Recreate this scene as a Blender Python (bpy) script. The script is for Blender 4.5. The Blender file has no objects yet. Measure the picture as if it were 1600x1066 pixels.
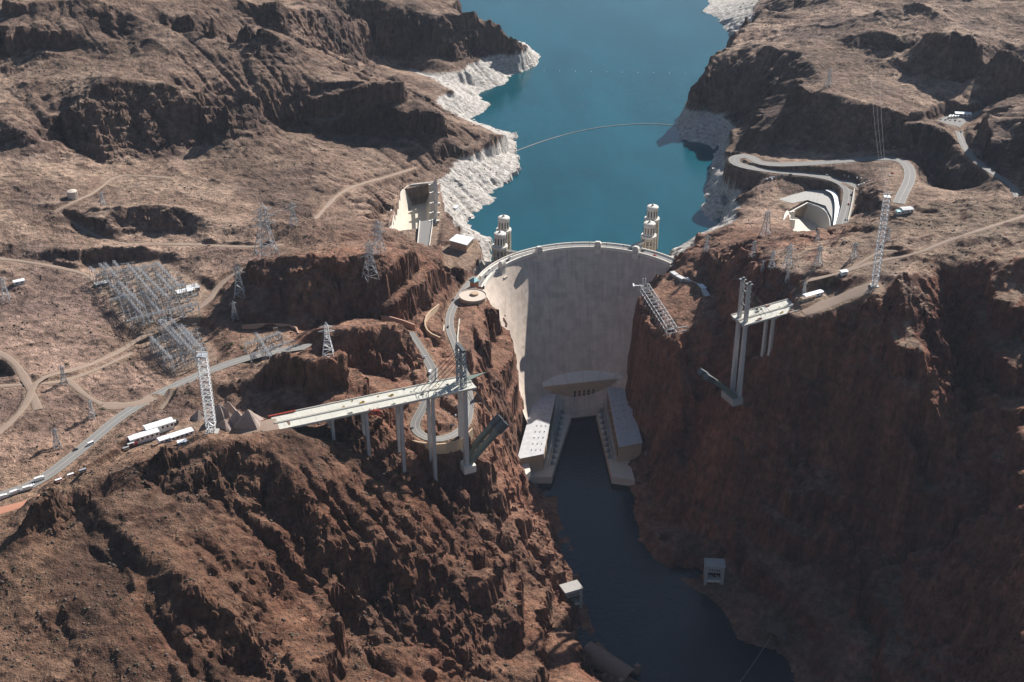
import bpy, bmesh, math, random, sys, time
import numpy as np
from mathutils import Vector, Matrix
T0 = time.time()
R = math.radians
random.seed(7)
scene = bpy.context.scene
col = scene.collection

# ------------------------------------------------------------------ camera, sky, sun, exposure
CAM = np.array([-116.0, -1648.0, 941.0]); PITCH = 29.0; FPX = 2100.0      # metres, degrees, focal length in photo pixels
cam_d = bpy.data.cameras.new('camera'); cam = bpy.data.objects.new('camera', cam_d); col.objects.link(cam)
cam.location = CAM; cam.rotation_euler = (R(90 - PITCH), 0, 0)
cam_d.sensor_width = 36; cam_d.lens = 36 * FPX / 1600; cam_d.clip_start = 5; cam_d.clip_end = 30000
scene.camera = cam
SUN_AZ, SUN_EL = 53.0, 32.5        # degrees behind the +x axis (towards +y), elevation
sd = np.array([math.cos(R(SUN_EL)) * math.cos(R(SUN_AZ)), math.cos(R(SUN_EL)) * math.sin(R(SUN_AZ)), math.sin(R(SUN_EL))])
world = bpy.data.worlds.new('World'); scene.world = world; world.use_nodes = True
wn = world.node_tree.nodes; wl = world.node_tree.links
sky = wn.new('ShaderNodeTexSky'); sky.sky_type = 'NISHITA'; sky.sun_disc = False
sky.sun_elevation = R(SUN_EL); sky.sun_rotation = R(90 - SUN_AZ); sky.altitude = 600; sky.dust_density = 0.6
wl.new(sky.outputs[0], wn['Background'].inputs[0]); wn['Background'].inputs[1].default_value = 0.05
sun_d = bpy.data.lights.new('sun', 'SUN'); sun_d.energy = 5.0; sun_d.angle = R(0.5); sun_d.color = (1.0, 0.95, 0.89)
sun = bpy.data.objects.new('sun', sun_d); col.objects.link(sun)
sun.rotation_euler = Vector(sd).to_track_quat('Z', 'Y').to_euler()
vs = scene.view_settings; vs.view_transform = 'Standard'; vs.look = 'None'; vs.exposure = 0.85; vs.gamma = 1.0
try: vs.use_curve_mapping = False
except Exception: pass
scene.cycles.max_bounces = 4; scene.cycles.diffuse_bounces = 2; scene.cycles.volume_bounces = 0
scene.cycles.use_denoising = True

# ------------------------------------------------------------------ photo pixel (+ height) <-> place
_c, _s = math.cos(R(PITCH)), math.sin(R(PITCH))
def ray(px, py):
    a = (px - 800.0) / FPX; b = (533.0 - py) / FPX
    return np.array([a, _c + b * _s, -_s + b * _c])
def at(px, py, z):
    r = ray(px, py); t = (z - CAM[2]) / r[2]
    return np.array([CAM[0] + r[0] * t, CAM[1] + r[1] * t, z])
def at_y(px, py, y):
    r = ray(px, py); t = (y - CAM[1]) / r[1]
    return CAM + r * t
def proj(p):
    x, y, z = p[0] - CAM[0], p[1] - CAM[1], p[2] - CAM[2]
    d = y * _c - z * _s; u = y * _s + z * _c
    return 800 + FPX * x / d, 533 - FPX * u / d

QUAL = 1.0

# ------------------------------------------------------------------ noise
def _hash(ix, iy, iz, seed):
    h = (ix.astype(np.int64) * 374761393 + iy.astype(np.int64) * 668265263 + iz * 2147483647 + seed * 1274126177) & 0xffffffff
    h = ((h ^ (h >> 13)) * 1274126177) & 0xffffffff
    return (h ^ (h >> 16)) & 0xffffffff
_ang = np.arange(256) * (2 * math.pi / 256); _GX = np.cos(_ang).astype(np.float32); _GY = np.sin(_ang).astype(np.float32)
def n2(x, y, seed=0):
    ix = np.floor(x); iy = np.floor(y); fx = (x - ix).astype(np.float32); fy = (y - iy).astype(np.float32)
    ix = ix.astype(np.int64); iy = iy.astype(np.int64)
    u = fx * fx * fx * (fx * (fx * 6 - 15) + 10); v = fy * fy * fy * (fy * (fy * 6 - 15) + 10)
    def g(dx, dy):
        k = _hash(ix + dx, iy + dy, 0, seed) & 255
        return _GX[k] * (fx - dx) + _GY[k] * (fy - dy)
    a = g(0, 0); b = g(1, 0); c = g(0, 1); d = g(1, 1)
    a = a + u * (b - a); c = c + u * (d - c)
    return (a + v * (c - a)) * 1.5
_rg = np.random.RandomState(3); _G3 = _rg.normal(size=(256, 3)); _G3 = (_G3 / np.linalg.norm(_G3, axis=1)[:, None]).astype(np.float32)
def n3(x, y, z, seed=0):
    ix = np.floor(x); iy = np.floor(y); iz = np.floor(z)
    fx = (x - ix).astype(np.float32); fy = (y - iy).astype(np.float32); fz = (z - iz).astype(np.float32)
    ix = ix.astype(np.int64); iy = iy.astype(np.int64); iz = iz.astype(np.int64)
    u = fx * fx * (3 - 2 * fx); v = fy * fy * (3 - 2 * fy); w = fz * fz * (3 - 2 * fz)
    def g(dx, dy, dz):
        k = _hash(ix + dx, iy + dy, iz + dz, seed) & 255
        G = _G3[k]
        return G[..., 0] * (fx - dx) + G[..., 1] * (fy - dy) + G[..., 2] * (fz - dz)
    def pl(dz):
        a = g(0, 0, dz); b = g(1, 0, dz); c = g(0, 1, dz); d = g(1, 1, dz)
        a = a + u * (b - a); c = c + u * (d - c); return a + v * (c - a)
    p = pl(0); q = pl(1)
    return (p + w * (q - p)) * 1.5
def fbm(x, y, wl_, octs, seed=0, gain=0.5):
    s = 0; a = 1; f = 1.0 / wl_
    for o in range(octs):
        s = s + a * n2(x * f + 17.3 * o, y * f - 9.1 * o, seed + o); a *= gain; f *= 2.03
    return s
def ridged(x, y, wl_, octs, seed=0, gain=0.55):
    s = 0; a = 1; f = 1.0 / wl_; prev = 1
    for o in range(octs):
        n = 1 - np.abs(n2(x * f + 5.3 * o, y * f + 3.7 * o, seed + o)); n = n * n * n
        s = s + a * n * prev; prev = n; a *= gain; f *= 2.07
    return s
def sstep(a, b, x):
    t = np.clip((x - a) / (b - a), 0, 1); return t * t * (3 - 2 * t)

# ------------------------------------------------------------------ terrain: break lines (photo x, photo y, height above the river in metres)
PL = []      # lines given by photo position and height
WLN = []     # lines given in metres
def L(*pts): PL.append(pts)
def W(*pts): WLN.append(pts)
# lake, left shore (140 m) and its hidden back side
L((838,103,140),(815,112,140),(795,118,140),(790,132,140),(755,141,140),(742,150,140),(770,163,140),(748,178,140),(735,188,140),(770,200,140),(806,208,140),(806,218,140),(802,232,140),(812,268,140),(795,285,140),(775,297,140),(765,308,140),(780,310,140),(752,325,140),(735,340,140),(737,358,140),(752,372,140),(770,382,140))
W((-68,907,140),(-60,960,140),(-90,1060,140),(-230,1150,140),(-400,1300,140),(-700,1700,140),(-800,1900,140))
W((-20,-10+40,100),(20,150,100),(60,300,100),(20,500,100),(30,750,95),(150,950,95),(250,1200,95),(0,1300,95),(-200,1500,95),(200,1900,95))
W((-100,40,105),(-120,150,118),(-60,330,105),(-40,650,100),(-110,700,120),(40,1000,100))
W((-130,-50,110),(-46,25,100),(60,0,105))
# headland
L((560,25,258),(620,20,258),(680,25,252),(740,25,246),(785,33,232),(812,58,205),(825,72,173))
L((560,0,280),(640,0,268),(715,0,248))
L((567,84,180),(610,98,172),(665,118,170),(709,121,170),(746,93,173),(790,82,173),(815,70,173))
L((567,98,181),(640,118,182),(705,142,176),(735,158,152))
L((580,112,176),(650,135,178),(690,160,172),(706,182,150))
L((690,192,212),(725,190,186),(750,198,180),(778,212,176),(795,214,150))
L((715,196,186),(760,205,188),(778,222,176),(760,232,173),(735,240,173),(705,255,173),(698,270,173),(688,285,173),(683,300,173),(692,322,172),(705,340,170),(720,360,174))
# rocks behind
L((400,8,345),(450,12,332),(480,15,320),(540,25,288),(560,30,262))
L((400,38,318),(470,60,300),(500,75,275),(530,85,250),(567,100,200))
L((247,25,365),(300,30,362),(360,38,354),(420,50,345),(458,62,330))
L((250,38,355),(300,48,346),(345,62,325),(360,82,312),(420,73,308),(455,72,310))
L((0,42,372),(70,55,365),(135,66,352),(190,82,338))
L((0,75,350),(70,86,341),(130,93,332),(185,97,329))
L((200,22,374),(215,28,370)); L((160,50,356),(200,72,340),(240,62,351))
L((0,0,400),(130,0,395),(250,0,380),(350,0,362),(450,0,350))
W((-1200,900,420),(-700,900,360),(-500,1100,300))
# bowl rim and foot
L((92,193,290),(100,178,302),(130,148,322),(180,121,336),(240,128,326),(300,150,308),(345,162,300),(390,158,292),(402,145,285),(450,135,284),(540,132,281),(600,130,282),(650,150,262),(690,195,228))
L((92,200,285),(120,232,262),(150,252,250),(180,263,243),(240,256,241),(300,237,240),(345,220,238),(395,205,236),(470,204,226),(540,206,215),(600,213,210),(640,222,203),(690,228,200))
L((0,120,322),(60,130,322)); L((0,190,304),(40,208,298)); L((0,238,274),(42,232,282))
L((50,255,276),(114,308,262),(180,280,246),(260,275,245))
L((400,300,230),(480,290,222),(560,270,205),(640,255,190))
L((330,280,236),(420,250,236),(520,240,222))
L((420,320,232),(490,345,226),(530,302,210),(600,278,194),(650,262,186))
# middle left
L((85,325,268),(150,322,273),(220,325,271),(260,318,275),(300,335,265),(350,350,257))
L((0,330,268),(85,331,258),(110,345,251),(160,375,247),(250,362,246),(300,368,245))
L((160,378,247),(200,383,247),(280,381,247),(390,387,248),(430,385,250))
L((0,360,262),(50,372,258)); L((75,390,258),(130,385,260),(200,390,257),(240,402,248))
L((0,400,252),(65,408,249),(140,424,243),(230,418,241))
L((145,418,240),(250,413,240),(310,450,240)); L((145,418,240),(190,500,240),(225,512,240),(300,490,240),(310,450,240))
L((215,520,231),(250,512,231),(310,510,231),(335,560,231),(265,585,231),(215,525,231))
L((0,480,248),(80,480,245),(160,490,243)); L((0,545,252),(120,545,245),(190,540,236))
L((0,600,256),(110,600,246),(230,600,238))
L((0,775,252),(60,755,251),(130,700,249),(200,640,246),(300,590,242),(380,560,240),(450,545,238))
L((0,690,254),(60,680,252),(110,650,249))
L((20,725,251),(55,690,262),(75,700,252))
# rock mesa left of the dam
L((375,432,262),(398,405,288),(470,400,296),(600,405,290),(660,398,262),(700,412,222))
L((300,500,240),(350,505,238),(420,515,235),(480,515,234),(560,500,230),(620,500,224),(665,480,212))
L((310,460,240),(370,440,250)); L((315,400,250),(345,352,255),(400,346,261),(460,344,261),(520,352,253),(570,352,240)); L((400,372,250),(470,384,250),(520,380,249))
L((430,300,236),(470,330,230)); L((560,375,244),(600,378,236),(650,392,222))
L((380,520,236),(460,560,236)); L((380,565,237),(400,575,238))
# hills above the bridge approach
L((425,565,272),(440,560,288),(490,572,288),(540,560,284),(565,585,274),(572,605,262))
L((400,640,248),(460,648,254),(520,650,250),(560,650,246),(578,618,248))
L((515,515,258),(545,508,272),(600,505,268),(640,518,256),(650,545,238))
L((505,560,240),(560,580,234),(610,585,226),(650,575,222))
L((560,650,246),(600,630,230),(640,600,220))
# spillway shelf, left
L((610,360,178),(640,285,178),(680,285,178),(690,330,176),(700,372,180),(660,385,182))
L((640,505,214),(672,480,205)); L((735,375,180),(700,380,182)); L((745,405,178),(735,430,178),(760,425,178))
# canyon road and left rim (road 190-220)
L((640,520,224),(660,550,220),(678,580,216),(676,605,213),(660,640,208),(645,665,204),(660,683,201),(690,688,199),(725,672,197),(735,640,195),(728,590,193),(715,545,190),(700,510,188),(705,480,185),(735,440,180))
L((642,690,198),(690,698,196),(738,680,192)); L((760,640,184),(770,580,178),(745,540,184),(735,500,186))
# left canyon wall
W((-161,-105,178),(-158,-150,180),(-154,-200,184),(-150,-270,190),(-152,-330,196),(-158,-400,196),(-160,-450,190),(-157,-515,171))
W((-128,-118,140),(-116,-150,130),(-116,-200,130),(-120,-260,126),(-128,-337,114),(-124,-420,100),(-116,-480,84))
W((-100,-140,40),(-104,-200,34),(-107,-260,32),(-110,-337,22),(-98,-390,6))
L((862,742,0),(868,800,0),(882,860,0),(893,905,0),(900,950,0),(925,1010,0),(985,1066,0))
W((-8,-300,-15),(15,-450,-15),(40,-560,-15),(95,-700,-15),(150,-850,-15),(180,-1150,-15))
W((-90,-150,-6),(-70,-330,-6)); W((20,-140,-6),(18,-300,-6)); W((-85,-135,-4),(-30,-128,-4),(18,-125,-4)); W((-60,-140,-6),(-10,-140,-6)); W((-40,-150,-6),(-30,-260,-10))
# foreground, left bank
L((0,850,276),(60,792,288),(100,758,293),(150,740,294),(200,718,293),(250,703,291),(300,697,288),(350,690,285),(400,678,278),(440,672,272),(480,684,262))
L((0,820,255),(40,800,255),(80,770,254),(110,752,252)); 
L((230,748,272),(290,762,262),(380,788,240),(420,805,232),(475,835,218))
L((440,722,262),(480,760,248),(520,800,228))
L((110,790,275),(180,830,268),(240,872,262),(310,905,255),(370,962,226),(430,1012,198),(450,1066,180))
L((130,860,251),(220,905,250),(300,950,241),(370,1010,209),(390,1066,180))
L((0,900,262),(80,915,258),(150,950,250),(200,1010,236),(220,1066,226))
L((0,1000,250),(0,1066,240)); L((60,1066,236),(100,1000,238))
L((480,684,262),(520,690,248),(570,735,224),(620,790,198),(680,840,165),(720,880,148))
L((540,705,226),(600,737,198),(650,752,176),(700,772,152),(760,800,108),(830,835,45))
L((500,850,214),(560,848,204),(620,860,188),(700,882,156),(735,893,142))
L((545,925,172),(600,940,150),(660,938,138),(700,930,134))
L((480,930,190),(520,960,172),(590,1000,145),(600,1066,122))
L((740,905,138),(800,900,100),(850,930,52)); L((700,960,128),(690,1000,112),(750,1066,80))
L((780,930,112),(830,990,66),(880,1030,38),(940,1060,12))
L((737,726,170),(775,750,138),(800,775,110),(845,810,40)); L((665,700,182),(690,740,172),(720,745,172))
L((640,725,192),(655,735,185))
W((-500,-1000,230),(-300,-1000,190),(-100,-950,110),(0,-900,30)); W((-700,-800,260),(-900,-600,258),(-1100,-300,262),(-1200,200,300),(-1300,600,380))
W((60,-800,0),(70,-1000,0))
# right bank: shore
L((985,748,0),(1000,800,0),(1030,870,0),(1062,905,0),(1098,916,0),(1135,940,0),(1150,1000,0),(1185,1012,0),(1225,1000,0),(1240,1050,0),(1300,1066,0))
W((230,-760,0),(260,-1000,0))
# right wall near the dam
W((36,-120,40),(37,-160,32),(42,-230,30),(48,-290,20),(54,-350,6))
W((40,-128,168),(42,-160,172),(50,-200,168),(62,-240,160),(76,-262,156))
W((66,-278,100),(74,-300,60)); W((52,-218,100),(66,-262,120))
L((1000,448,178),(1030,470,174),(1060,545,160)); L((1050,428,182),(1085,450,181),(1105,490,180),(1105,540,165))
L((1062,398,196),(1080,385,190),(1110,376,190),(1150,385,228),(1180,398,250),(1194,423,268),(1215,460,268),(1222,485,262))
L((1110,440,190),(1130,500,178),(1140,560,168)); L((1100,600,118),(1070,690,60),(1060,800,30))
L((1150,600,166),(1172,622,166),(1200,620,168)); L((1180,520,215),(1220,545,230))
L((1222,490,264),(1260,498,262),(1300,480,270),(1340,462,282),(1400,425,305),(1415,423,308))
L((1230,560,223),(1300,600,194),(1396,640,212))
L((1180,720,112),(1300,720,122),(1400,740,148),(1480,760,152))
L((1130,850,30),(1250,870,48),(1350,860,62),(1450,880,78))
L((1250,960,18),(1350,980,28),(1450,1000,60),(1550,1040,100))
L((1400,1066,35),(1500,1066,80),(1600,1066,120))
# spur and far right
L((1410,426,306),(1405,468,294),(1410,540,268),(1420,600,246),(1418,640,232),(1440,700,198)); L((1440,470,291),(1446,540,265),(1458,600,244),(1462,640,231))
L((1485,440,285),(1492,520,246),(1505,600,214),(1515,645,200))
L((1500,690,186),(1545,730,181),(1565,780,171)); L((1545,690,200),(1600,740,215))
L((1600,400,322),(1560,470,290),(1540,560,246),(1540,640,216)); L((1600,600,236),(1600,800,196),(1600,1000,150))
W((560,-480,330),(640,-380,390),(760,-250,430)); W((700,-700,330),(560,-800,220)); W((620,-250,360),(640,-100,340))
# right plateau
L((1250,488,267),(1310,468,276),(1365,445,290)); L((1250,430,284),(1320,400,288),(1400,395,296),(1500,385,302),(1560,365,312))
L((1205,402,258),(1230,385,256),(1300,377,267),(1360,345,284),(1430,318,290),(1500,310,292),(1600,322,300))
L((1150,352,196),(1180,362,214),(1215,372,236)); L((1090,368,176),(1120,352,166))
W((230,40,190),(300,30,190),(380,20,214)); 
# lake, right shore
L((1060,392,140),(1100,368,140),(1130,340,140),(1135,325,140),(1105,308,140),(1108,285,140),(1125,240,140),(1122,223,140),(1060,220,140),(1062,190,140),(1066,160,140))
W((164,500,140),(178,600,140),(215,720,140),(290,880,140),(340,980,140),(330,1250,140),(300,1300,140),(420,1400,150),(700,1500,220))
W((120,480,105),(170,700,108))
L((1072,172,173),(1105,172,173),(1140,182,173)); L((1135,238,172),(1122,270,165),(1130,310,160),(1150,330,172))
L((1085,124,223),(1110,95,239),(1150,50,251),(1190,12,259))
L((1180,72,272),(1240,80,275),(1270,105,275),(1285,130,274),(1245,140,274),(1320,155,272),(1400,180,262),(1460,198,246),(1490,212,238))
L((1150,190,197),(1180,222,200),(1240,235,204),(1300,242,206),(1370,238,214),(1440,236,218),(1490,240,220))
L((1325,55,296),(1360,50,302),(1400,62,300)); L((1320,78,280),(1370,95,272),(1410,98,270)); L((1420,62,316),(1450,50,330),(1500,52,334),(1560,70,325),(1600,88,316)); L((1380,8,328),(1480,4,335),(1560,8,330))
L((1425,122,270),(1500,126,268),(1580,112,276)); L((1300,0,290),(1330,20,294)); L((1390,26,300),(1500,32,300),(1570,24,305))
L((1430,175,262),(1520,160,252),(1600,150,258)); W((900,600,340),(1200,900,360)); W((500,1000,300),(900,1200,340))
# right roads shelf
L((1465,188,240),(1490,180,240),(1515,190,240),(1495,205,238)); L((1510,235,234),(1540,262,231),(1580,290,229),(1592,310,228))
L((1516,192,250),(1550,188,270),(1600,195,284),(1660,200,296)); W((640,120,320),(720,220,330)); L((1530,245,236),(1570,270,233),(1610,290,232)); L((1455,258,196),(1456,300,187),(1500,308,190)); L((1490,213,238),(1514,248,234),(1548,273,231),(1584,300,229))
L((1405,312,217),(1425,275,214),(1415,250,213),(1380,245,212),(1270,256,207),(1190,262,204))
L((1180,240,204),(1150,244,203),(1143,255,202),(1160,262,201)); L((1165,262,201),(1200,268,200),(1290,275,197),(1330,292,195),(1325,320,191),(1315,352,188))
L((1340,290,197),(1390,265,214),(1375,300,216),(1385,330,216)); L((1230,265,202),(1300,268,205),(1370,266,210))
L((1220,310,183),(1270,298,183),(1305,300,184),(1310,350,184)); L((1155,300,188),(1200,290,192),(1260,282,192)); L((1155,330,180),(1230,330,180),(1150,322,176))

W((200,-70,205),(290,-80,216),(360,-70,213),(440,-60,228),(560,-50,252),(700,-20,260))
W((48,-116,168),(66,-84,172),(88,-58,176),(108,-44,182)); W((28,-112,20),(52,-82,80),(78,-50,120))
W((-142,-122,152),(-130,-132,130),(-114,-146,84)); W((-98,-118,30),(-124,-92,100))
L((255,640,246),(275,605,256),(330,592,262),(368,602,262),(372,625,250)); L((230,655,246),(300,650,247),(340,640,247))
L((0,548,256),(25,572,252)); L((0,592,241),(14,588,241))

# ------------------------------------------------------------------ harmonic surface through the break lines
CS = 4.0; GX0, GX1, GY0, GY1 = -1500.0, 1400.0, -1200.0, 1900.0
NX = int((GX1 - GX0) / CS) + 1; NY = int((GY1 - GY0) / CS) + 1
acc = np.zeros((NY, NX)); cnt = np.zeros((NY, NX))
def _pin(pts3):
    for p, q in zip(pts3[:-1], pts3[1:]):
        n = max(1, int(np.linalg.norm(q[:2] - p[:2]) / (CS * 0.5)))
        for k in range(n + 1):
            v = p + (q - p) * k / n
            i = int(round((v[0] - GX0) / CS)); j = int(round((v[1] - GY0) / CS))
            if 0 <= i < NX and 0 <= j < NY: acc[j, i] += v[2]; cnt[j, i] += 1
for ln in PL:
    p3 = [at(*p) for p in ln]; _pin(p3 if len(p3) > 1 else p3 * 2)
for ln in WLN:
    p3 = [np.array(p, float) for p in ln]; _pin(p3 if len(p3) > 1 else p3 * 2)
def solve(acc, cnt, lvl=0):
    h, w = acc.shape
    pin = cnt > 0; val = np.where(pin, acc / np.maximum(cnt, 1), 0)
    if min(h, w) > 12:
        h2, w2 = (h + 1) // 2, (w + 1) // 2
        A = np.zeros((h2 * 2, w2 * 2)); C = np.zeros((h2 * 2, w2 * 2)); A[:h, :w] = np.where(pin, val, 0); C[:h, :w] = pin
        A = A.reshape(h2, 2, w2, 2).sum((1, 3)); C = C.reshape(h2, 2, w2, 2).sum((1, 3))
        Z = solve(A, C, lvl + 1)
        # bilinear upsample
        yi = np.clip((np.arange(h) - 0.5) / 2, 0, h2 - 1); xi = np.clip((np.arange(w) - 0.5) / 2, 0, w2 - 1)
        y0 = yi.astype(int); x0 = xi.astype(int); y1 = np.minimum(y0 + 1, h2 - 1); x1 = np.minimum(x0 + 1, w2 - 1)
        fy = (yi - y0)[:, None]; fx = (xi - x0)[None]
        Z = (Z[y0][:, x0] * (1 - fx) + Z[y0][:, x1] * fx) * (1 - fy) + (Z[y1][:, x0] * (1 - fx) + Z[y1][:, x1] * fx) * fy
        it = 60
    else:
        Z = np.full((h, w), val[pin].mean() if pin.any() else 200.0); it = 300
    Z = np.where(pin, val, Z)
    for k in range(it):
        P = np.pad(Z, 1, mode='edge')
        Z = 0.25 * (P[:-2, 1:-1] + P[2:, 1:-1] + P[1:-1, :-2] + P[1:-1, 2:])
        Z = np.where(pin, val, Z)
    return Z
HZ = solve(acc, cnt)
for _ in range(1):
    P = np.pad(HZ, 1, mode='edge')
    HZ = 0.5 * HZ + 0.125 * (P[:-2, 1:-1] + P[2:, 1:-1] + P[1:-1, :-2] + P[1:-1, 2:])
_gy, _gx = np.gradient(HZ, CS); SL = np.hypot(_gx, _gy)
def _blur(a, n):
    for _ in range(n):
        P = np.pad(a, 1, mode='edge'); a = 0.2 * (a + P[:-2, 1:-1] + P[2:, 1:-1] + P[1:-1, :-2] + P[1:-1, 2:])
    return a
SLB = _blur(SL, 6); GXB = _blur(_gx, 4); GYB = _blur(_gy, 4)
def bil(F, x, y):
    i = np.clip((x - GX0) / CS, 0, NX - 1.001); j = np.clip((y - GY0) / CS, 0, NY - 1.001)
    i0 = i.astype(int); j0 = j.astype(int); fx = i - i0; fy = j - j0
    return (F[j0, i0] * (1 - fx) + F[j0, i0 + 1] * fx) * (1 - fy) + (F[j0 + 1, i0] * (1 - fx) + F[j0 + 1, i0 + 1] * fx) * fy
# ------------------------------------------------------------------ running water cuts gullies into the slopes
import heapq
def erode(Z, steps=9, K=0.09, m=0.45, dt=1.0):
    h, w = Z.shape; n = h * w
    nb = (-1, 1, -w, w, -w - 1, -w + 1, w - 1, w + 1); dl = (1, 1, 1, 1, 1.414, 1.414, 1.414, 1.414)
    zf = Z.ravel().tolist()
    for s in range(steps):
        # flood from the rim so that every cell drains somewhere
        done = bytearray(n); rcv = list(range(n)); order = []; heap = []
        for i in range(w): heap.append((zf[i], i)); heap.append((zf[n - 1 - i], n - 1 - i)); done[i] = 1; done[n - 1 - i] = 1
        for j in range(1, h - 1):
            for i in (j * w, j * w + w - 1): heap.append((zf[i], i)); done[i] = 1
        for i in range(n):
            if not done[i] and zf[i] < 0.0: done[i] = 1; heap.append((zf[i], i))
        heapq.heapify(heap); pop = heapq.heappop; push = heapq.heappush
        while heap:
            z, i = pop(heap); order.append(i)
            for d in nb:
                k = i + d
                if 0 <= k < n and not done[k]:
                    done[k] = 1; rcv[k] = i; zk = zf[k]; push(heap, (zk if zk > z else z + 1e-4, k))
        area = [1.0] * n
        for i in reversed(order):
            r = rcv[i]
            if r != i: area[r] += area[i]
        F = (K * np.power(np.minimum(np.array(area), 1500.0), m) * dt).tolist()
        for i in order:
            r = rcv[i]
            if r != i:
                zr = zf[r]; z = zf[i]
                if z > zr: zf[i] = (z + F[i] * zr) / (1 + F[i])
        # soil creep keeps the hillsides between the gullies apart
        A = np.array(zf).reshape(h, w); P = np.pad(A, 1, mode='edge')
        A = A + 0.015 * (P[:-2, 1:-1] + P[2:, 1:-1] + P[1:-1, :-2] + P[1:-1, 2:] - 4 * A)
        zf = A.ravel().tolist()
    return np.array(zf).reshape(h, w)
_ys, _xs = np.mgrid[0:NY, 0:NX]; _wx = GX0 + _xs * CS; _wy = GY0 + _ys * CS
_i0, _i1 = int((-1350 - GX0) / CS), int((1100 - GX0) / CS); _j0, _j1 = int((-1020 - GY0) / CS), int((1480 - GY0) / CS)
SL0B = _blur(SL, 5)
_kk = 0.18 + 0.82 * sstep(0.15, 0.8, _blur(SL, 8))
E0 = HZ + _kk * (7 * fbm(_wx, _wy, 130, 4, 5) + 3.5 * n2(_wx / 13, _wy / 13, 8))
_sub = E0[_j0:_j1, _i0:_i1]
E1 = E0.copy(); E1[_j0:_j1, _i0:_i1] = erode(_sub)
_calm = 1 - 0.85 * np.exp(-((_wx + 33) / 105) ** 2 - ((_wy + 190) / 120) ** 2)
_calm = _calm * np.where((HZ < 182) & (_wy > -20), 0.35, 1.0)
_cut = _calm * np.clip(E1 - HZ, -24, 12) * _kk * 0.85
_cut = _cut - _blur(_cut, 60) * 0.7          # the valleys are cut, the lie of the land stays
HZ = HZ + _cut
_gy, _gx = np.gradient(HZ, CS); SL = np.hypot(_gx, _gy); SLB = _blur(SL, 4); GXB = _blur(_gx, 3); GYB = _blur(_gy, 3)

# hummocky ground on the plateaus, away from the lake and the canyon
HUM = sstep(185, 225, _blur(HZ, 8)) * (1 - 0.6 * np.exp(-((_wx - 480) / 260) ** 2 - ((_wy - 250) / 160) ** 2))
_ring = (HZ < 180) & (HZ > 120) & (_wy > 0)

# ------------------------------------------------------------------ fine surface
LAKE_Z, RIVER_Z = 140.0, 0.0
rowsy = [-1150.0]
while rowsy[-1] < 1500:
    y = rowsy[-1]
    rowsy.append(y + (1.9 if y < 150 else 1.9 + (y - 150) * 0.0022) * (2.2 if y < -930 else 1) * QUAL)
for k in (40, 60, 120, 250, 600, 1500, 4000): rowsy.append(rowsy[-1] + k)
rowsy = np.array([-6000.0, -3000, -2000, -1500, -1300, -1200] + rowsy)
nu = int(820 / QUAL)
us = np.concatenate([[-8, -4, -2.2, -1.6, -1.25, -1.1], np.linspace(-1, 1, nu), [1.1, 1.25, 1.6, 2.2, 4, 8]])
def half_w(y): return 520 + 0.352 * (np.clip(y, -1150, 1700) + 900)
VX = CAM[0] + us[None, :] * half_w(rowsy)[:, None]; VY = np.repeat(rowsy[:, None], len(us), 1)
def facets(x, y, size, seed):
    """broken rock: each cell is a tilted slab of its own"""
    u = x / size; v = y / size; iu = np.floor(u).astype(np.int64); iv = np.floor(v).astype(np.int64); best = np.full(x.shape, 1e9, np.float32); out = np.zeros(x.shape, np.float32)
    for di in (-1, 0, 1):
        for dj in (-1, 0, 1):
            h = _hash(iu + di, iv + dj, 0, seed); a = (h & 255) / 255.0; b = ((h >> 8) & 255) / 255.0; c = ((h >> 16) & 255) / 127.5 - 1; t = ((h >> 24) & 255) * (2 * math.pi / 255)
            dx = u - (iu + di + a); dy = v - (iv + dj + b); d = dx * dx + dy * dy
            w = d < best; best = np.where(w, d, best); out = np.where(w, 0.55 * c + 0.9 * (np.cos(t) * dx + np.sin(t) * dy), out)
    return out
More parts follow.
